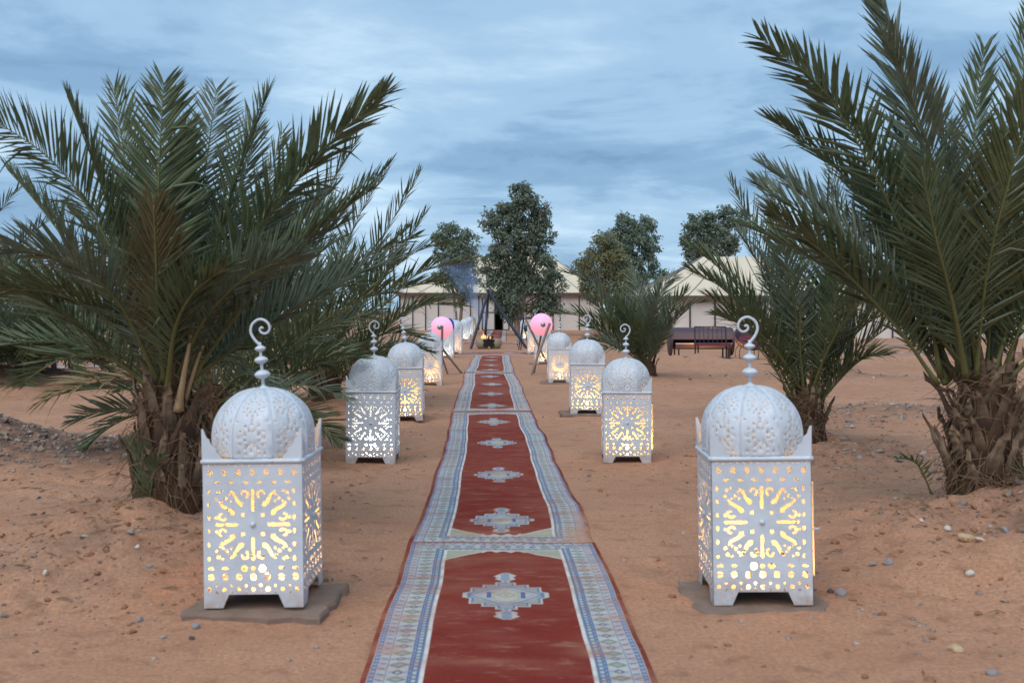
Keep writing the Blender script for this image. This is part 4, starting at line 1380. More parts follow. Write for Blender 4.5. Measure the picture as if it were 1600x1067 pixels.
# ------------------------------------------------------------------ eucalyptus trees
def crown_mesh(name, blobs, nclump, nleaf, lw, mats, seed, Yc):
    rg = np.random.default_rng(seed)
    V = []
    vol = np.array([b[3] * b[4] * b[5] for b in blobs]); vol = vol ** .8 / (vol ** .8).sum()
    F, mi = [], []
    for k in range(nclump):
        b = blobs[rg.choice(len(blobs), p=vol)]
        d = rg.normal(0, 1, 3); d /= np.linalg.norm(d)
        rr_ = rg.uniform(.1, 1.0) ** .4 * rg.uniform(.80, 1.08)
        c = np.array(b[:3]) + d * rr_ * np.array(b[3:6])
        cr_ = rg.uniform(.12, .27)
        m = 0 if rg.random() < .72 else 1
        g3 = rg.normal(0, 1, (nleaf, 3)); g3 /= np.linalg.norm(g3, axis=1)[:, None]
        P = c + g3 * (rg.random((nleaf, 1)) ** .5) * cr_ * 1.7 * np.array((1, 1, .8))
        dirs = rg.normal(0, 1, (nleaf, 3)) * np.array((1, 1, .7)) + np.array((0, 0, -.75))
        dirs /= np.linalg.norm(dirs, axis=1)[:, None]
        sd = np.cross(dirs, rg.normal(0, 1, (nleaf, 3))); sd /= np.linalg.norm(sd, axis=1)[:, None]
        L = lw * rg.uniform(.7, 1.4, nleaf)[:, None]
        q = np.stack([P, P + dirs * L * .5 + sd * L * .2, P + dirs * L, P + dirs * L * .5 - sd * L * .2], 1)
        V.append(q.reshape(-1, 3)); mi += [m] * nleaf
    V = np.concatenate(V)
    n = len(V) // 4
    me = bpy.data.meshes.new(name)
    me.vertices.add(len(V)); me.vertices.foreach_set('co', V.ravel())
    me.loops.add(len(V)); me.loops.foreach_set('vertex_index', np.arange(len(V), dtype=np.int32))
    me.polygons.add(n); me.polygons.foreach_set('loop_start', (np.arange(n) * 4).astype(np.int32))
    me.update(calc_edges=True)
    for m in mats:
        me.materials.append(m)
    me.polygons.foreach_set('material_index', np.array(mi, dtype=np.int32))
    return me


M['euc_a'] = leaf_mat('eucalyptus_dark', (.145, .19, .13), (.25, .31, .225), (.17, .18, .11), .42, .5)
M['euc_b'] = leaf_mat('eucalyptus_light', (.20, .25, .185), (.33, .38, .30), (.22, .22, .14), .42, .5)
M['euc_y'] = leaf_mat('acacia_yellowish', (.19, .20, .085), (.31, .30, .16), (.26, .23, .11), .42, .55)


def tree(label, bx, Y, blobs_px, nclump, nleaf, lw, mats, seed, trunk_r=.13, stems=1):
    """blobs given as measured pixel ellipses: (x, y, half-width, half-height)"""
    X = LX(bx, Y)
    z0 = 0.0
    Tm = thing('tree', label, 'tree', (X, Y, z0), 'trees around the tents')
    pm = Y / 1600
    rg = np.random.default_rng(seed)
    bl = []
    for x, y, rx, ry in blobs_px:
        c = px(x, y, Y)
        bl.append((c[0] - X, rg.uniform(-.4, .4) * rx * pm, c[2] - z0, rx * pm, rx * pm * .9, ry * pm))
    mb = MB()
    cz = np.mean([b[2] for b in bl])
    for s in range(stems):
        off = (s - (stems - 1) / 2) * .35
        top = (off * 1.5 + rg.uniform(-.2, .2), 0, cz)
        mb.tube(catmull([(off * .4, 0, -.2), (off, .05, cz * .35), (top[0] * .8, -.05, cz * .7), top], 9), np.linspace(trunk_r, trunk_r * .35, 10)[:len(catmull([(0, 0, 0), (0, 0, 1), (0, 0, 2), (0, 0, 3)], 9))], 8)
    for b in bl:
        s0 = np.array((rg.uniform(-.1, .1), 0, min(cz * .55, b[2] * .6)))
        for q in range(3):
            e = np.array(b[:3]) + rg.normal(0, .35, 3) * np.array(b[3:6])
            m_ = (s0 + e) / 2 + rg.normal(0, .12, 3)
            mb.tube(catmull([s0, m_, e], 8), np.linspace(trunk_r * .45, .012, len(catmull([s0, m_, e], 8))), 5)
    link('trunk', mb.mesh('trunk', M['bark'], True), Tm)
    co = link('crown', crown_mesh('crown', bl, nclump, nleaf, lw, mats, seed, Y), Tm)
    co['kind'] = 'stuff'
    return Tm


EU = [M['euc_a'], M['euc_b']]
tree('tallest grey-green eucalyptus standing before the middle tent', 812, 50, [(818, 308, 22, 26), (800, 335, 26, 24), (845, 335, 18, 22), (772, 345, 18, 20), (785, 375, 28, 28), (825, 372, 30, 34), (852, 368, 14, 34), (768, 410, 18, 24), (805, 420, 34, 34), (848, 415, 26, 30), (866, 446, 18, 24), (778, 450, 22, 30), (822, 460, 36, 30), (850, 478, 22, 20), (800, 484, 20, 18)], 420, 58, .18, EU, 3, .16, 2)
tree('round eucalyptus behind the smoke, left of the tallest tree', 716, 54, [(700, 368, 22, 20), (722, 365, 16, 16), (738, 390, 14, 22), (690, 395, 14, 22), (712, 400, 24, 22), (700, 430, 22, 24), (732, 425, 18, 26), (720, 452, 22, 18)], 160, 56, .19, EU, 5, .10, 2)
tree('dark green eucalyptus right of centre rising above the tent roof', 985, 56, [(975, 352, 20, 20), (1005, 355, 18, 20), (960, 372, 16, 16), (990, 380, 24, 22), (1018, 388, 12, 24), (968, 405, 26, 26), (1005, 415, 24, 24), (1028, 425, 12, 14), (990, 440, 26, 18)], 190, 56, .20, EU, 7, .13)
tree('yellowish bushy tree growing against the dark eucalyptus right of centre', 948, 48, [(948, 382, 18, 18), (930, 402, 16, 18), (958, 405, 20, 18), (915, 425, 16, 20), (942, 430, 22, 20), (975, 428, 18, 18), (930, 452, 22, 16), (962, 452, 22, 16)], 200, 56, .16, [M['euc_y'], M['euc_b']], 9, .09, 2)
tree('eucalyptus behind the right-hand tent roof', 1110, 62, [(1085, 352, 16, 18), (1110, 350, 18, 18), (1140, 338, 16, 18), (1158, 345, 12, 20), (1075, 385, 14, 20), (1102, 382, 22, 20), (1132, 376, 20, 22), (1085, 412, 18, 16), (1115, 412, 24, 16)], 210, 56, .21, EU, 11, .14)

# ------------------------------------------------------------------ tents
def rod(p, q, r, mat, n=6):
    mb = MB(); mb.tube([p, q], r, n)
    return mb.mesh('rod', mat)


def tent(label, x0, x1, Y, depth, wall, ridge_z, rx0, rx1, breaks, skip=None, nstrip=7, wall_mat='wall_canvas'):
    cx = (x0 + x1) / 2
    T_ = thing('tent', label, 'tent', (cx, Y, 0), 'canvas tents at the back of the camp')
    over = .25
    # walls, one canvas panel between two poles
    def wall_run(a, b, br, gap=None):
        a, b = np.array(a, float), np.array(b, float)
        dirv = (b - a); L = np.linalg.norm(dirv); dirv /= L
        nrm = np.array((dirv[1], -dirv[0]))
        for i in range(len(br) - 1):
            s, e = br[i] * L, br[i + 1] * L
            if gap is not None and i in gap:
                continue
            mb = MB()
            nseg = 6
            v = []
            for k in range(nseg + 1):
                t_ = k / nseg
                p_ = a + dirv * (s + (e - s) * t_)
                bul = .05 * math.sin(math.pi * t_)
                for zz in (-.05, wall * .33, wall * .66, wall):
                    q_ = p_ - nrm * bul * (1 if 0 < zz < wall else .3)
                    v.append((q_[0], q_[1], zz))
            f = [(k * 4 + j, (k + 1) * 4 + j, (k + 1) * 4 + j + 1, k * 4 + j + 1) for k in range(nseg) for j in range(3)]
            mb.add(v, f)
            link('wall_panel', mb.mesh('wall_panel', M[wall_mat], True), T_)
        for t_ in br:
            p_ = a + dirv * L * t_ + nrm * .04
            link('pole', rod((p_[0], p_[1], -.1), (p_[0], p_[1], wall), .035, M['black']), T_)
    hx = (x1 - x0) / 2
    wall_run((-hx, 0), (hx, 0), breaks, skip)
    sb = list(np.linspace(0, 1, 6))
    wall_run((hx, 0), (hx, depth), sb); wall_run((hx, depth), (-hx, depth), sb); wall_run((-hx, depth), (-hx, 0), sb)
    # hip roof in seamed strips
    E = [np.array(v) for v in ((-hx - over, -over, wall - .06), (hx + over, -over, wall - .06), (hx + over, depth + over, wall - .06), (-hx - over, depth + over, wall - .06))]
    r0_, r1_ = np.array((rx0 - cx, depth / 2, ridge_z)), np.array((rx1 - cx, depth / 2, ridge_z))
    faces = [(E[0], E[1], r0_, r1_, nstrip), (E[2], E[3], r1_, r0_, nstrip), (E[1], E[2], r1_, r1_, 5), (E[3], E[0], r0_, r0_, 5)]
    for a, b, c, d, n in faces:
        for i in range(n):
            t0, t1 = i / n, (i + 1) / n
            mb = MB(); rows = 6; v = []
            for k in range(rows + 1):
                s = k / rows
                p0 = (a + (b - a) * t0) * (1 - s) + (c + (d - c) * t0) * s
                p1 = (a + (b - a) * t1) * (1 - s) + (c + (d - c) * t1) * s
                sag = -.10 * math.sin(math.pi * s)
                for w in (0, .5, 1):
                    q_ = p0 + (p1 - p0) * w
                    v.append((q_[0], q_[1], q_[2] + sag - (.035 * (1 - s) if w == .5 else 0)))
            f = [(k * 3 + j, k * 3 + j + 1, k * 3 + 4 + j, k * 3 + 3 + j) for k in range(rows) for j in range(2)]
            mb.add(v, f)
            link('roof_panel', mb.mesh('roof_panel', M['canvas'], True), T_)
            mb = MB()
            pts = [np.array(v[k * 3]) + (0, 0, .012) for k in range(rows + 1)]
            mb.tube(pts, .022, 5)
            link('roof_seam', mb.mesh('roof_seam', M['seam']), T_)
    for k in range(4):
        a, b = E[k], E[(k + 1) % 4]
        mb = MB()
        c = (a + b) / 2; L = np.linalg.norm(b - a)
        ang_ = math.atan2(b[1] - a[1], b[0] - a[0])
        Mr = Matrix.Rotation(ang_, 3, 'Z')
        mb.box((c[0], c[1], c[2] - .10), (L + .02, .03, .20), 0, Mr)
        link('eave_band', mb.mesh('eave_band', M['eave']), T_)
    return T_


Y1 = 64.0
xa, xb = LX(625, Y1), LX(940, Y1)
brs = [625, 645, 665, 685, 710, 735, 748, 753.5, 795, 801, 820, 842, 864, 875, 905, 940]
br1 = [(b - 625) / (940 - 625) for b in brs]
T1 = tent('long cream hip-roofed tent with an open dark doorway behind the fire', xa, xb, Y1, 9.0, 2.40, 4.85, LX(735, 68), LX(862, 68), br1, skip=[7], nstrip=9)
cx1 = (xa + xb) / 2
for (p0, p1, lb) in ((754, 773, 'left'), (785.5, 795, 'right')):
    a, b = LX(p0, Y1) - cx1, LX(p1, Y1) - cx1
    mb = MB(); mb.box(((a + b) / 2, -.02, 1.1), (b - a, .03, 2.2))
    dl = link('door_leaf', mb.mesh('door_leaf', M['door_canvas']), T1)
    mb = MB()
    for q in (a, b):
        mb.box((q, -.05, 1.12), (.06, .04, 2.24))
    for zz in (.03, 1.12, 2.22):
        mb.box(((a + b) / 2, -.052, zz), (b - a, .035, .05))
    link('door_frame', mb.mesh('door_frame', M['black']), dl)
Y2 = 46.0
tent('cream hip-roofed tent right of centre behind the dark sofa', LX(1000, Y2), LX(1312, Y2), Y2, 8.0, 1.95, 3.85, LX(1098, 50), LX(1205, 50), list(np.linspace(0, 1, 9)), nstrip=8)
tent('white-walled tent at far right, glimpsed behind the tall front palm', LX(1335, 45), LX(1690, 45), 45.0, 8.0, 1.95, 3.7, LX(1450, 49), LX(1560, 49), list(np.linspace(0, 1, 13)), nstrip=8)

# ------------------------------------------------------------------ fire pit, tripod, smoke
FY = 32.5
fx_, fz = LX(764, FY), 0.0
Fp = thing('fire_pit', 'clay fire pit with a charred opening and low flames below the tripod', 'fire pit', (fx_, FY, gh(fx_, FY)))
for s in (-1, 1):
    mb = MB()
    prof_ = [(.001, 0), (.14, 0), (.20, .10), (.215, .20), (.19, .31), (.165, .32), (.15, .29), (.17, .2), (.15, .1), (.001, .07)]
    mb.lathe(prof_, 18)
    link('clay_bowl', mb.mesh('clay_bowl', M['clay'], True), Fp, (s * .20, 0, 0))
mb = MB(); mb.box((0, -.19, .19), (.36, .03, .22)); mb.box((0, .05, .28), (.34, .40, .03))
for k in range(7):
    mb.box((-.16 + .053 * k, -.21, .19), (.012, .02, .24))
link('fire_grate', mb.mesh('fire_grate', M['ash']), Fp)
mb = MB()
rs = np.random.default_rng(3)
for k in range(7):
    a = rs.uniform(0, 6.3)
    mb.tube([(-.1 + .05 * k + .1 * math.cos(a), -.1 + .2 * math.sin(a), .29), (-.05 + .03 * k, .0, .36 + rs.uniform(0, .06))], .02, 6)
link('firewood', mb.mesh('firewood', M['ash']), Fp)
mb = MB()
for k, (dx, hh) in enumerate(((-.17, .17), (-.12, .11), (-.22, .10), (-.03, .09), (.05, .06))):
    pr = [(.001, -.02), (.030, .02), (.036, hh * .25), (.022, hh * .6), (.001, hh)]
    mb.lathe(pr, 8, c=(dx, -.05 + .05 * (k % 2), .33))
link('flame', mb.mesh('flame', M['flame'], True), Fp)

Tp = thing('fire_tripod', 'tall black iron tripod standing over the fire', 'tripod', (LX(764, 33), 33, 0))
ap = px(763, 456, 33) - np.array((LX(764, 33), 33, 0))
for (a, b, c) in ((735, 545, 32.4), (824, 543, 32.8), (757, 0, 34.6)):
    ft = np.array((LX(a, c) - LX(764, 33), c - 33, 0.0))
    ft[2] = gh(LX(a, c), c) - .03
    dd = ap - ft
    link('leg', rod(ft, ap + dd * .03, .045, M['navy'], 8), Tp)
mb = MB(); mb.tube([ap, ap + np.array((0, 0, -.85))], .008, 5); link('chain', mb.mesh('chain', M['black']), Tp)

t = NT('smoke_volume')
ob_ = t.n('ShaderNodeTexCoord').outputs['Generated']
sp_ = t.n('ShaderNodeSeparateXYZ', {0: ob_})
nz = t.noise(2.4, 3, .55, t.n('ShaderNodeMapping', {'Vector': t.obj(), 'Scale': (.55, .55, .42)}).outputs[0], .9)
# plume axis drifts left as it rises
axx = t.math('ADD', .80, t.math('MULTIPLY', t.math('POWER', sp_.outputs[2], 1.25), -.58))
dx_ = t.math('SUBTRACT', sp_.outputs[0], axx)
dy_ = t.math('SUBTRACT', sp_.outputs[1], .5)
wdt = t.math('ADD', .065, t.math('MULTIPLY', sp_.outputs[2], .27))
rr_ = t.math('DIVIDE', t.math('SQRT', t.math('ADD', t.math('MULTIPLY', dx_, dx_), t.math('MULTIPLY', t.math('MULTIPLY', dy_, dy_), .35))), wdt)
fall = t.math('SUBTRACT', 1.0, rr_, True)
topf = t.ramp(sp_.outputs[2], [(.0, .0), (.04, .55), (.55, .55), (.72, 1.0), (.86, .6), (1.0, 0.0)])
den = t.math('MULTIPLY', t.math('MULTIPLY', fall, topf), t.ramp(nz, [(.40, 0.0), (.66, 1.0)]))
den = t.math('MULTIPLY', den, 6.0)
vol = t.n('ShaderNodeVolumePrincipled', {'Color': (.44, .62, .95, 1), 'Density': den, 'Anisotropy': .2})
t.t.links.new(vol.outputs[0], t.out.inputs['Volume'])
mb = MB(); mb.box((0, 0, 0), (2.1, 1.1, 2.55))
so_ = link('smoke', mb.mesh('smoke', t.mat), None, (LX(764, 33) - .62, 33, .36 + 1.275))
so_['kind'] = 'stuff'
so_['label'] = 'bluish smoke drifting up and left from the fire'
so_['category'] = 'smoke'

# thin iron stand right of the fire
SY = 31.5
S_o = thing('kettle_stand', 'thin black iron stand with a small hanging pot right of the fire', 'stand', (LX(818, SY), SY, 0))
sx0 = LX(818, SY)
tp = px(818, 497, SY) - np.array((sx0, SY, 0))
mb = MB(); mb.tube([px(804, 498, SY) - np.array((sx0, SY, 0)), px(848, 498, SY) - np.array((sx0, SY, 0))], .018, 6); link('crossbar', mb.mesh('crossbar', M['black']), S_o)
for (a, b) in ((810, 529), (813.5, 529), (826, 521)):
    q = px(a, 0, SY) - np.array((sx0, SY, 0)); q[2] = -.02; q[1] = .3 if a > 820 else -.1
    if a < 820:
        link('leg', rod(q, tp, .017, M['black']), S_o)
    else:
        link('leg', rod(q, tp, .012, M['black']), S_o)
mb = MB(); mb.lathe([(.001, -.09), (.06, -.08), (.085, 0), (.06, .07), (.02, .10), (.001, .11)], 12); link('pot', mb.mesh('pot', M['black'], True), S_o, px(822, 513.5, SY) - np.array((sx0, SY, 0)))
mb = MB(); mb.tube([px(820, 497, SY) - np.array((sx0, SY, 0)), px(822, 509, SY) - np.array((sx0, SY, 0))], .006, 4); link('hanger', mb.mesh('hanger', M['black']), S_o)
gb = thing('grill_box', 'small dark grill box on the sand beside the iron stand', 'grill', (LX(813, 34.5), 34.5, gh(LX(813, 34.5), 34.5)))
mb = MB(); mb.box((0, 0, .16), (.24, .26, .10)); mb.box((0, 0, .245), (.27, .29, .025)); link('body', mb.mesh('body', M['metal_grey']), gb)
for a in (-1, 1):
    for b in (-1, 1):
        mb = MB(); mb.tube([(a * .1, b * .1, -.02), (a * .1, b * .1, .12)], .012, 5); link('leg', mb.mesh('leg', M['black']), gb)

# ------------------------------------------------------------------ pink globes on crossed sticks
t = NT('pink_globe')
g_z = t.n('ShaderNodeSeparateXYZ', {0: t.n('ShaderNodeTexCoord').outputs['Generated']}).outputs[2]
c = t.ramp(g_z, [(.05, (1.0, .33, .38)), (.45, (1.0, .40, .56)), (.95, (1.0, .52, .84))])
pr = t.principled((.30, .14, .19), .5)
t.t.links.new(c, pr.inputs['Emission Color'])
pr.inputs['Emission Strength'].default_value = .56
M['pink'] = t.mat


def globe(label, glabel, cx, cy, Y, legs, hub):
    c = px(cx, cy, Y)
    r = 17.4 / 1600 * Y
    G = thing('globe_lamp', label, 'globe lamp', (c[0], c[1], c[2]), 'pink globe lamps')
    mb = MB()
    n = 18
    mb.lathe([(max(.0005, r * math.sin(math.pi * k / n)), -r * math.cos(math.pi * k / n)) for k in range(n + 1)], 32)
    link('globe', mb.mesh('globe', M['pink'], True), G)
    mb = MB(); mb.lathe([(.001, .014), (.042, .012), (.048, 0), (.048, -.02)], 16); mb.lathe([(.001, .02), (.016, .018), (.018, .0)], 10)
    h_ = px(hub[0], hub[1], Y) - c
    d_ = math.sqrt(max(1e-4, r * r - h_[0] ** 2 - h_[2] ** 2))
    link('hub', mb.mesh('hub', M['metal_grey'], True), G, (h_[0], -d_, h_[2]), (R(90), 0, 0))
    St = thing('globe_stand', glabel, 'stand', (c[0], c[1], 0), 'crossed stick stands')
    for (x0, y0, d0, x1, y1, d1, mt, rr) in legs:
        a = px(x0, y0, Y + d0); b = px(x1, y1, Y + d1)
        lo = a if a[2] < b[2] else b
        if lo[2] < .25:
            g0 = gh(lo[0], lo[1]) - .02
            lo[2] = g0
        o_ = np.array((c[0], c[1], 0))
        link('leg', rod(a - o_, b - o_, rr, M[mt], 8), St)
    return G


globe('pink glowing globe lamp on the left of the carpet', 'wooden stick stand holding the left pink globe', 690, 512, 19.4,
      [(691, 509, -.28, 690, 600, -.24, 'wood_brown', .022), (691, 545, -.26, 723, 583, .3, 'wood', .022), (678, 520, -.05, 700, 590, .1, 'wood_brown', .018)], (688, 511))
globe('pink glowing globe lamp on the right of the carpet', 'crossed wooden stick stand holding the right pink globe', 846, 507, 19.4,
      [(822, 500, .25, 864, 572, -.2, 'wood_brown', .020), (859, 505, -.27, 829, 584, -.2, 'wood', .026), (846, 520, .0, 834, 575, .35, 'wood_brown', .018)], (848, 507))

# blue cloth hanging on the lantern behind the left globe
mb = MB()
BY = 27.9
rows = 12
pth = [(703.5, 497), (706, 498.5), (708.5, 502), (709.6, 507), (709.6, 514), (709.2, 520), (709.0, 527), (709.0, 535), (709.0, 545)]
wds = [3.4, 4.4, 4.4, 3.6, 3.0, 2.3, 1.2, .8, .5]
v = []
for i, ((a, b), w) in enumerate(zip(pth, wds)):
    for k in range(5):
        t_ = k / 4
        q = px(a - w * t_, b + (1.5 * t_ if i < 3 else 0), BY)
        q[1] += .03 * math.sin(t_ * 6 + i * .6)
        v.append(q)
n0 = len(v)
v += [q + np.array((0, .012, 0)) for q in v]
f = []
for i in range(len(pth) - 1):
    for k in range(4):
        a = i * 5 + k
        f.append((a, a + 1, a + 6, a + 5)); f.append((n0 + a, n0 + a + 5, n0 + a + 6, n0 + a + 1))
for i in range(len(pth) - 1):
    f.append((i * 5, i * 5 + 5, n0 + i * 5 + 5, n0 + i * 5)); f.append((i * 5 + 4, n0 + i * 5 + 4, n0 + i * 5 + 9, i * 5 + 9))
mb.add(v, f)
tag(link('hanging_cloth', mb.mesh('hanging_cloth', M['blue'], True)), 'blue cloth hanging down beside the left pink globe', 'cloth')

# ------------------------------------------------------------------ sofa, bench, chair, posts
QY = 26.0
qx = LX(1095, QY)
So = thing('barrel_sofa', 'dark plum barrel-backed sofa in the sand before the right tent', 'sofa', (qx, QY, gh(qx, QY)), rz=0)
mb = MB()
n = 14
prof2 = []
for k in range(n + 1):
    a = R(-35 + 205 * k / n)
    prof2.append((.36 * math.cos(a) + .05, .40 + .36 * math.sin(a)))
v = []
for X_ in np.linspace(-.75, .75, 9):
    for (yy, zz) in prof2:
        v.append((X_, yy, zz))
m = len(prof2)
f = [(i * m + k, (i + 1) * m + k, (i + 1) * m + k + 1, i * m + k + 1) for i in range(8) for k in range(m - 1)]
v2 = [(a, (b - .05) * .88 + .05, (c - .40) * .88 + .40) for a, b, c in v]
nn_ = len(v)
f += [tuple(nn_ + q for q in g[::-1]) for g in f]
mb.add(v + v2, f)
link('barrel_back', mb.mesh('barrel_back', M['leather'], True), So)
for s in (-1, 1):
    mb = MB(); mb.tube([(s * .75, .05, .40), (s * .80, .05, .40)], [.37, .35], 20); link('end_panel', mb.mesh('end_panel', M['leather'], True), So)
mb = MB(); mb.box((0, -.15, .30), (1.4, .55, .10)); link('seat', mb.mesh('seat', M['leather']), So)
mb = MB(); mb.box((0, -.44, .36), (1.42, .025, .035)); link('front_rail', mb.mesh('front_rail', M['metal_grey']), So)
for a in (-.62, .62):
    for b in (-.36, .3):
        mb = MB(); mb.tube([(a, b, -.04), (a, b, .30)], .022, 6); link('leg', mb.mesh('leg', M['black']), So)
BYb = 23.6
bx_ = LX(1113, BYb)
Be = thing('garden_bench', 'small black metal bench with a maroon seat in front of the sofa', 'bench', (bx_, BYb, gh(bx_, BYb)))
for a in (-.36, .36):
    for b in (0, .36):
        mb = MB(); mb.tube([(a, b - .18, -.02), (a, b - .18, .34)], .018, 6); link('leg', mb.mesh('leg', M['black']), Be)
    mb = MB(); mb.tube([(a, .18, .3), (a * 1.0, .26, .74)], .016, 6); link('back_post', mb.mesh('back_post', M['black']), Be)
mb = MB(); mb.box((0, 0, .345), (.78, .42, .05)); link('seat', mb.mesh('seat', M['maroon']), Be)
mb = MB(); mb.tube([(-.37, .26, .74), (.37, .26, .74)], .016, 6); link('top_rail', mb.mesh('top_rail', M['black']), Be)
for k in range(6):
    a = -.26 + .104 * k
    mb = MB(); mb.tube([(a, .19, .36), (a, .26, .74)], .008, 5); link('back_bar', mb.mesh('back_bar', M['black']), Be)
cx_, cY = LX(1167, 25.2), 25.2
Ch = thing('bowl_chair', 'round dark bowl chair on thin curved legs right of the sofa', 'chair', (cx_, cY, gh(cx_, cY)))
mb = MB()
prof3 = [(.001, 0), (.20, .03), (.34, .13), (.40, .27), (.385, .28), (.33, .16), (.19, .06), (.001, .03)]
mb.lathe(prof3, 22)
V = mb.v[0]
link('bowl', mb.mesh('bowl', M['leather'], True), Ch, (0, 0, .34), (R(38), R(10), 0))
mb = MB(); mb.lathe([(.001, .03), (.2, .05), (.27, .10), (.2, .12), (.001, .13)], 16); link('cushion', mb.mesh('cushion', M['maroon'], True), Ch, (0, -.02, .36), (R(38), R(10), 0))
for k in range(4):
    a = R(45 + 90 * k)
    c_, s_ = math.cos(a), math.sin(a)
    mb = MB(); mb.tube(catmull([(.18 * c_, .18 * s_, .40), (.33 * c_, .33 * s_, .2), (.30 * c_, .30 * s_, -.02)], 8), .010, 5); link('leg', mb.mesh('leg', M['black']), Ch)
mb = MB(); mb.tube([(.31 * math.cos(R(10 * k)), .31 * math.sin(R(10 * k)), .0) for k in range(37)], .010, 5); link('base_ring', mb.mesh('base_ring', M['black']), Ch)

lx_ = LX(1111, 25.0)
Lm = thing('ground_lamp', 'small lit lamp on the sand under the sofa front', 'lamp', (lx_, 24.7, gh(lx_, 24.7)))
mb = MB(); mb.lathe([(.07, -.01), (.075, .03), (.06, .045)], 12); link('lamp_base', mb.mesh('lamp_base', M['black'], True), Lm)
mb = MB(); mb.lathe([(.058, .045), (.05, .085), (.001, .10)], 12); link('lamp_glass', mb.mesh('lamp_glass', M['bulb_warm'], True), Lm)

for (pxx, ybase, ytop, r, lb) in ((1327, 577, 470, .045, 'tall dark wooden post right of the palm behind the nearest right lantern'),
                                  (84, 587, 552, .05, 'short thick dark post at far left behind the palms'),
                                  (108, 580, 538, .022, 'thin dark rod standing just right of the short thick post at far left')):
    Yp = gy(ybase)
    xp = LX(pxx, Yp)
    zt = px(pxx, ytop, Yp)[2]
    g0 = gh(xp, Yp)
    mb = MB()
    pts_ = [(0, 0, -.15), (.004, 0, (zt - g0) * .4), (-.004, .003, (zt - g0) * .8), (0, 0, zt - g0)]
    mb.tube(pts_, [r * 1.05, r, r * .97, r * .93], 9)
    tag(link('post', mb.mesh('post', M['black'], True), None, (xp, Yp, g0)), lb, 'post')
# folded dark panel leaning on the tall post
Yp = gy(577) + .25
mb = MB()
pa = [px(x_, y_, Yp) for x_, y_ in ((1296, 500), (1320, 498), (1321, 545), (1312, 558), (1296, 555))]
pb = [q + np.array((0, .05, 0)) for q in pa]
k5 = len(pa)
mb.add(pa + pb, [tuple(range(k5)), tuple(range(2 * k5 - 1, k5 - 1, -1))] + [(i, k5 + i, k5 + (i + 1) % k5, (i + 1) % k5) for i in range(k5)])
tag(link('hanging_cover', mb.mesh('hanging_cover', M['leather'])), 'dark leather cover hanging from the tall dark post', 'cover')

# ------------------------------------------------------------------ stones and gravel
def stone_mesh(seed, mat, n=1):
    rs = np.random.default_rng(seed)
    import bmesh
    bm = bmesh.new()
    bmesh.ops.create_icosphere(bm, subdivisions=2, radius=1.0)
    ax = rs.uniform(.6, 1.0, 3)
    pl = rs.normal(0, 1, (6, 3)); pl /= np.linalg.norm(pl, axis=1)[:, None]
    dk = rs.uniform(.55, .85, 6)
    for v_ in bm.verts:
        c_ = np.array(v_.co)
        for p_, d_ in zip(pl, dk):
            e = c_ @ p_ - d_
            if e > 0:
                c_ = c_ - p_ * e
        c_ = c_ * ax * np.array((1, 1, .8))
        v_.co = c_
    me = bpy.data.meshes.new('stone')
    bm.to_mesh(me); bm.free()
    me.materials.append(mat)
    return me


ST = [(1493, 1018, .036, 'stone_tan', 'yellowish stone alone on bare sand at the lower right corner'),
      (1388, 881, .034, 'stone_grey', 'dark grey stone right of the nearest right lantern'),
      (1314, 930, .034, 'stone_grey', 'grey angular stone at the right end of the right slab'),
      (1364, 884, .028, 'stone_grey', 'small grey stone just left of the dark grey one by the right lantern'),
      (1508, 843, .055, 'stone_tan', 'largest stone, tan, on the right palm mound'),
      (1531, 845, .028, 'stone_pale', 'white stone beside the largest one on the right mound'),
      (1570, 831, .034, 'stone_grey', 'blue-grey stone high on the right palm mound'),
      (1516, 899, .030, 'stone_pale', 'white stone at the foot of the right palm mound'),
      (1551, 1054, .030, 'stone_grey', 'grey stone at the lower right edge of the picture'),
      (1480, 828, .025, 'stone_pale', 'small pale stone at the top left of the right mound'),
      (1440, 815, .018, 'stone_pale', 'tiny pale stone on the left flank of the right mound'),
      (306, 981, .028, 'stone_grey', 'grey stone at the left end of the left slab'),
      (300, 999, .016, 'stone_dark', 'small dark stone just below the left slab'),
      (215, 856, .022, 'stone_pale', 'pale stone on the left palm mound below the trunk'),
      (233, 886, .020, 'stone_grey', 'grey stone lower on the left palm mound'),
      (204, 834, .022, 'stone_grey', 'grey stone near the top of the left palm mound'),
      (71, 898, .022, 'stone_pale', 'pale stone on the sand at far left'),
      (218, 970, .022, 'stone_grey', 'flat grey stone on the sand left of the left slab'),
      (59, 779, .022, 'stone_grey', 'bluish stone on open sand at far left, farther back'),
      (1297, 926, .020, 'stone_dark', 'dark pebble just left of the angular stone by the right slab')]
ray = []
for i, (a, b, r_, m_, lb) in enumerate(ST):
    # march along the sight line to the ground surface
    d = np.array(((a - 800) / 1600, 1.0, -(b - 486) / 1600))
    Yq = np.linspace(2.5, 12, 1500)
    H = ground_h(d[0] * Yq, Yq)
    k = np.argmax(CAM_H + d[2] * Yq < H)
    Yk = Yq[k]
    o = link('stone', stone_mesh(100 + i, M[m_]), None, (d[0] * Yk, Yk, H[k] + r_ * .22), (random.uniform(-.3, .3), random.uniform(-.3, .3), random.uniform(0, 6)), r_ * .92)
    tag(o, lb, 'stone', 'stones on the sand')


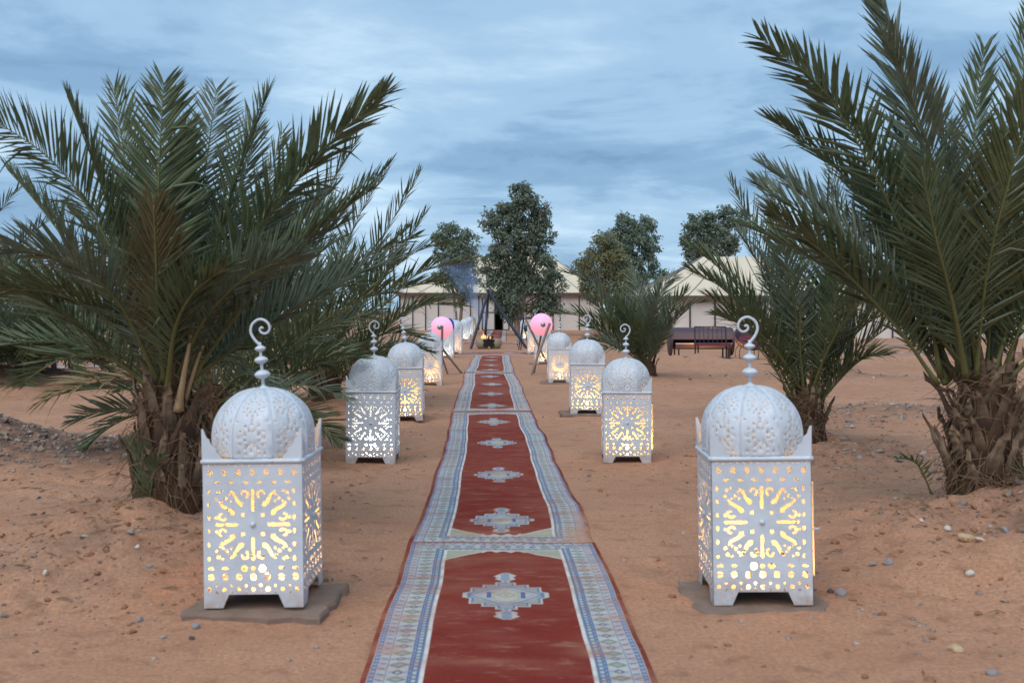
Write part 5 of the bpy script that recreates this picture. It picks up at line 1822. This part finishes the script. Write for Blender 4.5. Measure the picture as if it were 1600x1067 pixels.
def scatter(name, label, n, spots, size, mat, seed):
    rs = np.random.default_rng(seed)
    ico = np.array([(0, 0, 1), (.9, 0, .3), (.28, .85, .3), (-.72, .53, .3), (-.72, -.53, .3), (.28, -.85, .3), (.72, .53, -.4), (-.28, .85, -.4), (-.9, 0, -.4), (-.28, -.85, -.4), (.72, -.53, -.4), (0, 0, -.8)])
    fac = [(0, 1, 2), (0, 2, 3), (0, 3, 4), (0, 4, 5), (0, 5, 1), (1, 6, 2), (2, 7, 3), (3, 8, 4), (4, 9, 5), (5, 10, 1), (6, 7, 2), (7, 8, 3), (8, 9, 4), (9, 10, 5), (10, 6, 1)]
    w = np.array([s[4] for s in spots], float); w /= w.sum()
    ch = rs.choice(len(spots), n, p=w)
    sp = np.array([s[:4] for s in spots], float)[ch]
    X = sp[:, 0] + rs.normal(0, 1, n) * sp[:, 2]; Y = sp[:, 1] + rs.normal(0, 1, n) * sp[:, 3]
    keep = (np.abs(X - path_x(Y)) > .56) & (Y > 2.2)
    for (lx, ly) in LANTERNS_XY:
        keep &= ~((np.abs(X - lx) < .26) & (np.abs(Y - ly - .195) < .28))
    X, Y = X[keep], Y[keep]
    n = len(X)
    Z = ground_h(X, Y)
    S = np.minimum(size[1], size[0] * (1 / (1 - rs.random(n) * .985)) ** .55)
    A = rs.uniform(0, 6.28, n)
    jit = rs.uniform(.6, 1.2, (n, 12, 1))
    V = ico[None] * jit * rs.uniform(.6, 1.1, (n, 1, 3)) * S[:, None, None]
    c_, s_ = np.cos(A)[:, None], np.sin(A)[:, None]
    V = np.stack([V[:, :, 0] * c_ - V[:, :, 1] * s_, V[:, :, 0] * s_ + V[:, :, 1] * c_, V[:, :, 2] * .7], 2)
    V += np.stack([X, Y, Z + S * .12], 1)[:, None]
    F = (np.array(fac)[None] + (np.arange(n) * 12)[:, None, None]).reshape(-1, 3)
    mb = MB(); mb.add(V.reshape(-1, 3), F)
    o = link(name, mb.mesh(name, mat))
    o['kind'] = 'stuff'
    o['label'] = label
    o['category'] = 'gravel'


t = NT('gravel_mixed')
f = t.noise(11, 2, .5, t.pos())
c = t.ramp(f, [(.25, (.07, .055, .05)), (.42, (.19, .15, .13)), (.55, (.30, .22, .17)), (.66, (.36, .33, .31)), (.78, (.58, .53, .48))])
t.principled(c, .9, t.bump(t.noise(90, 3, .6, t.pos()), .4, .004), spec=.2)
M['gravel'] = t.mat
M['clod'] = simple('soil_clod', (.27, .135, .078), .95, .3, 30, .4, spec=.1)
scatter('pebbles', 'small pebbles scattered over the sand', 4200,
        [(-2.6, 5.5, 1.4, 1.4, 2), (2.6, 5.2, .8, .6, 2.2), (2.4, 8, 1.3, 1.5, 2.2), (4.5, 11, 2.2, 2.2, 2), (0, 6, 3, 3, 1.4), (-1.9, 4.4, .7, .5, 1.2), (6, 17, 3, 3, 2), (-4, 9, 2, 2, 1.5), (-6, 15, 3, 4, 1), (1.4, 4.0, .25, .3, .35), (8, 24, 4, 4, 1.5)],
        (.0040, .021), M['gravel'], 5)
scatter('gravel', 'grey gravel heaps mixed into the sand', 5200,
        [(-4.6, 8.4, .8, .45, 3.4), (-3.3, 8.8, .7, .45, 2.6), (-5.6, 8.0, .8, .4, 1.2), (4.1, 11.2, .7, .4, 1.3), (-7.4, 16.4, 1.3, .5, 1), (3.0, 5.1, .4, .3, .5), (3.0, 8.0, .7, .35, .7), (6.2, 18.3, 1.6, .5, 1), (5.3, 11.4, .9, .6, .7)],
        (.008, .055), M['gravel'], 6)
scatter('soil_clods', 'crumbly lumps of sandy soil on the palm mounds', 3200,
        [(-1.8, 4.75, .5, .4, 2.5), (2.6, 5.1, .55, .42, 2.5), (2.5, 8.3, .6, .5, 1.2), (-2.7, 6.6, 1.2, 1.0, 1.2), (0, 6, 2.6, 2.5, 1.6), (3.2, 8, 1.4, 2, 1), (-4, 9, 2, 1.2, 1), (-1.4, 4.1, .5, .4, .6), (1.5, 4.1, .5, .4, .6)],
        (.0045, .024), M['clod'], 8)
# dry leaf litter and twigs round the palms
mb = MB()
rs = np.random.default_rng(21)
for (x_, y_, s_, n) in ((-1.75, 4.75, .45, 90), (2.5, 5.2, .5, 110), (2.6, 8.3, .6, 80), (-2.3, 8.0, .7, 60), (-3.4, 7.6, .8, 60), (-2.2, 12, .8, 50), (0, 7, 2.5, 90), (3.5, 9, 2, 60), (-2.6, 6.1, .5, 40)):
    for k in range(n):
        X_, Y_ = x_ + rs.normal(0, s_), y_ + rs.normal(0, s_ * .7)
        if abs(X_ - path_x(Y_)) < .6 or Y_ < 2.5:
            continue
        z_ = gh(X_, Y_)
        a = rs.uniform(0, 6.28); L = rs.uniform(.02, .11)
        dv = np.array((math.cos(a), math.sin(a), 0)) * L / 2
        p0 = np.array((X_, Y_, z_ + .006)); bend = np.array((0, 0, rs.uniform(.0, .012)))
        mb.tube([p0 - dv, p0 + bend, p0 + dv], [.0012, rs.uniform(.002, .0055), .0012], 3, cap=False)
lo = link('leaf_litter', mb.mesh('leaf_litter', M['fibre']))
lo['kind'] = 'stuff'
lo['label'] = 'dry leaf scraps and twigs lying on the sand'
lo['category'] = 'litter'
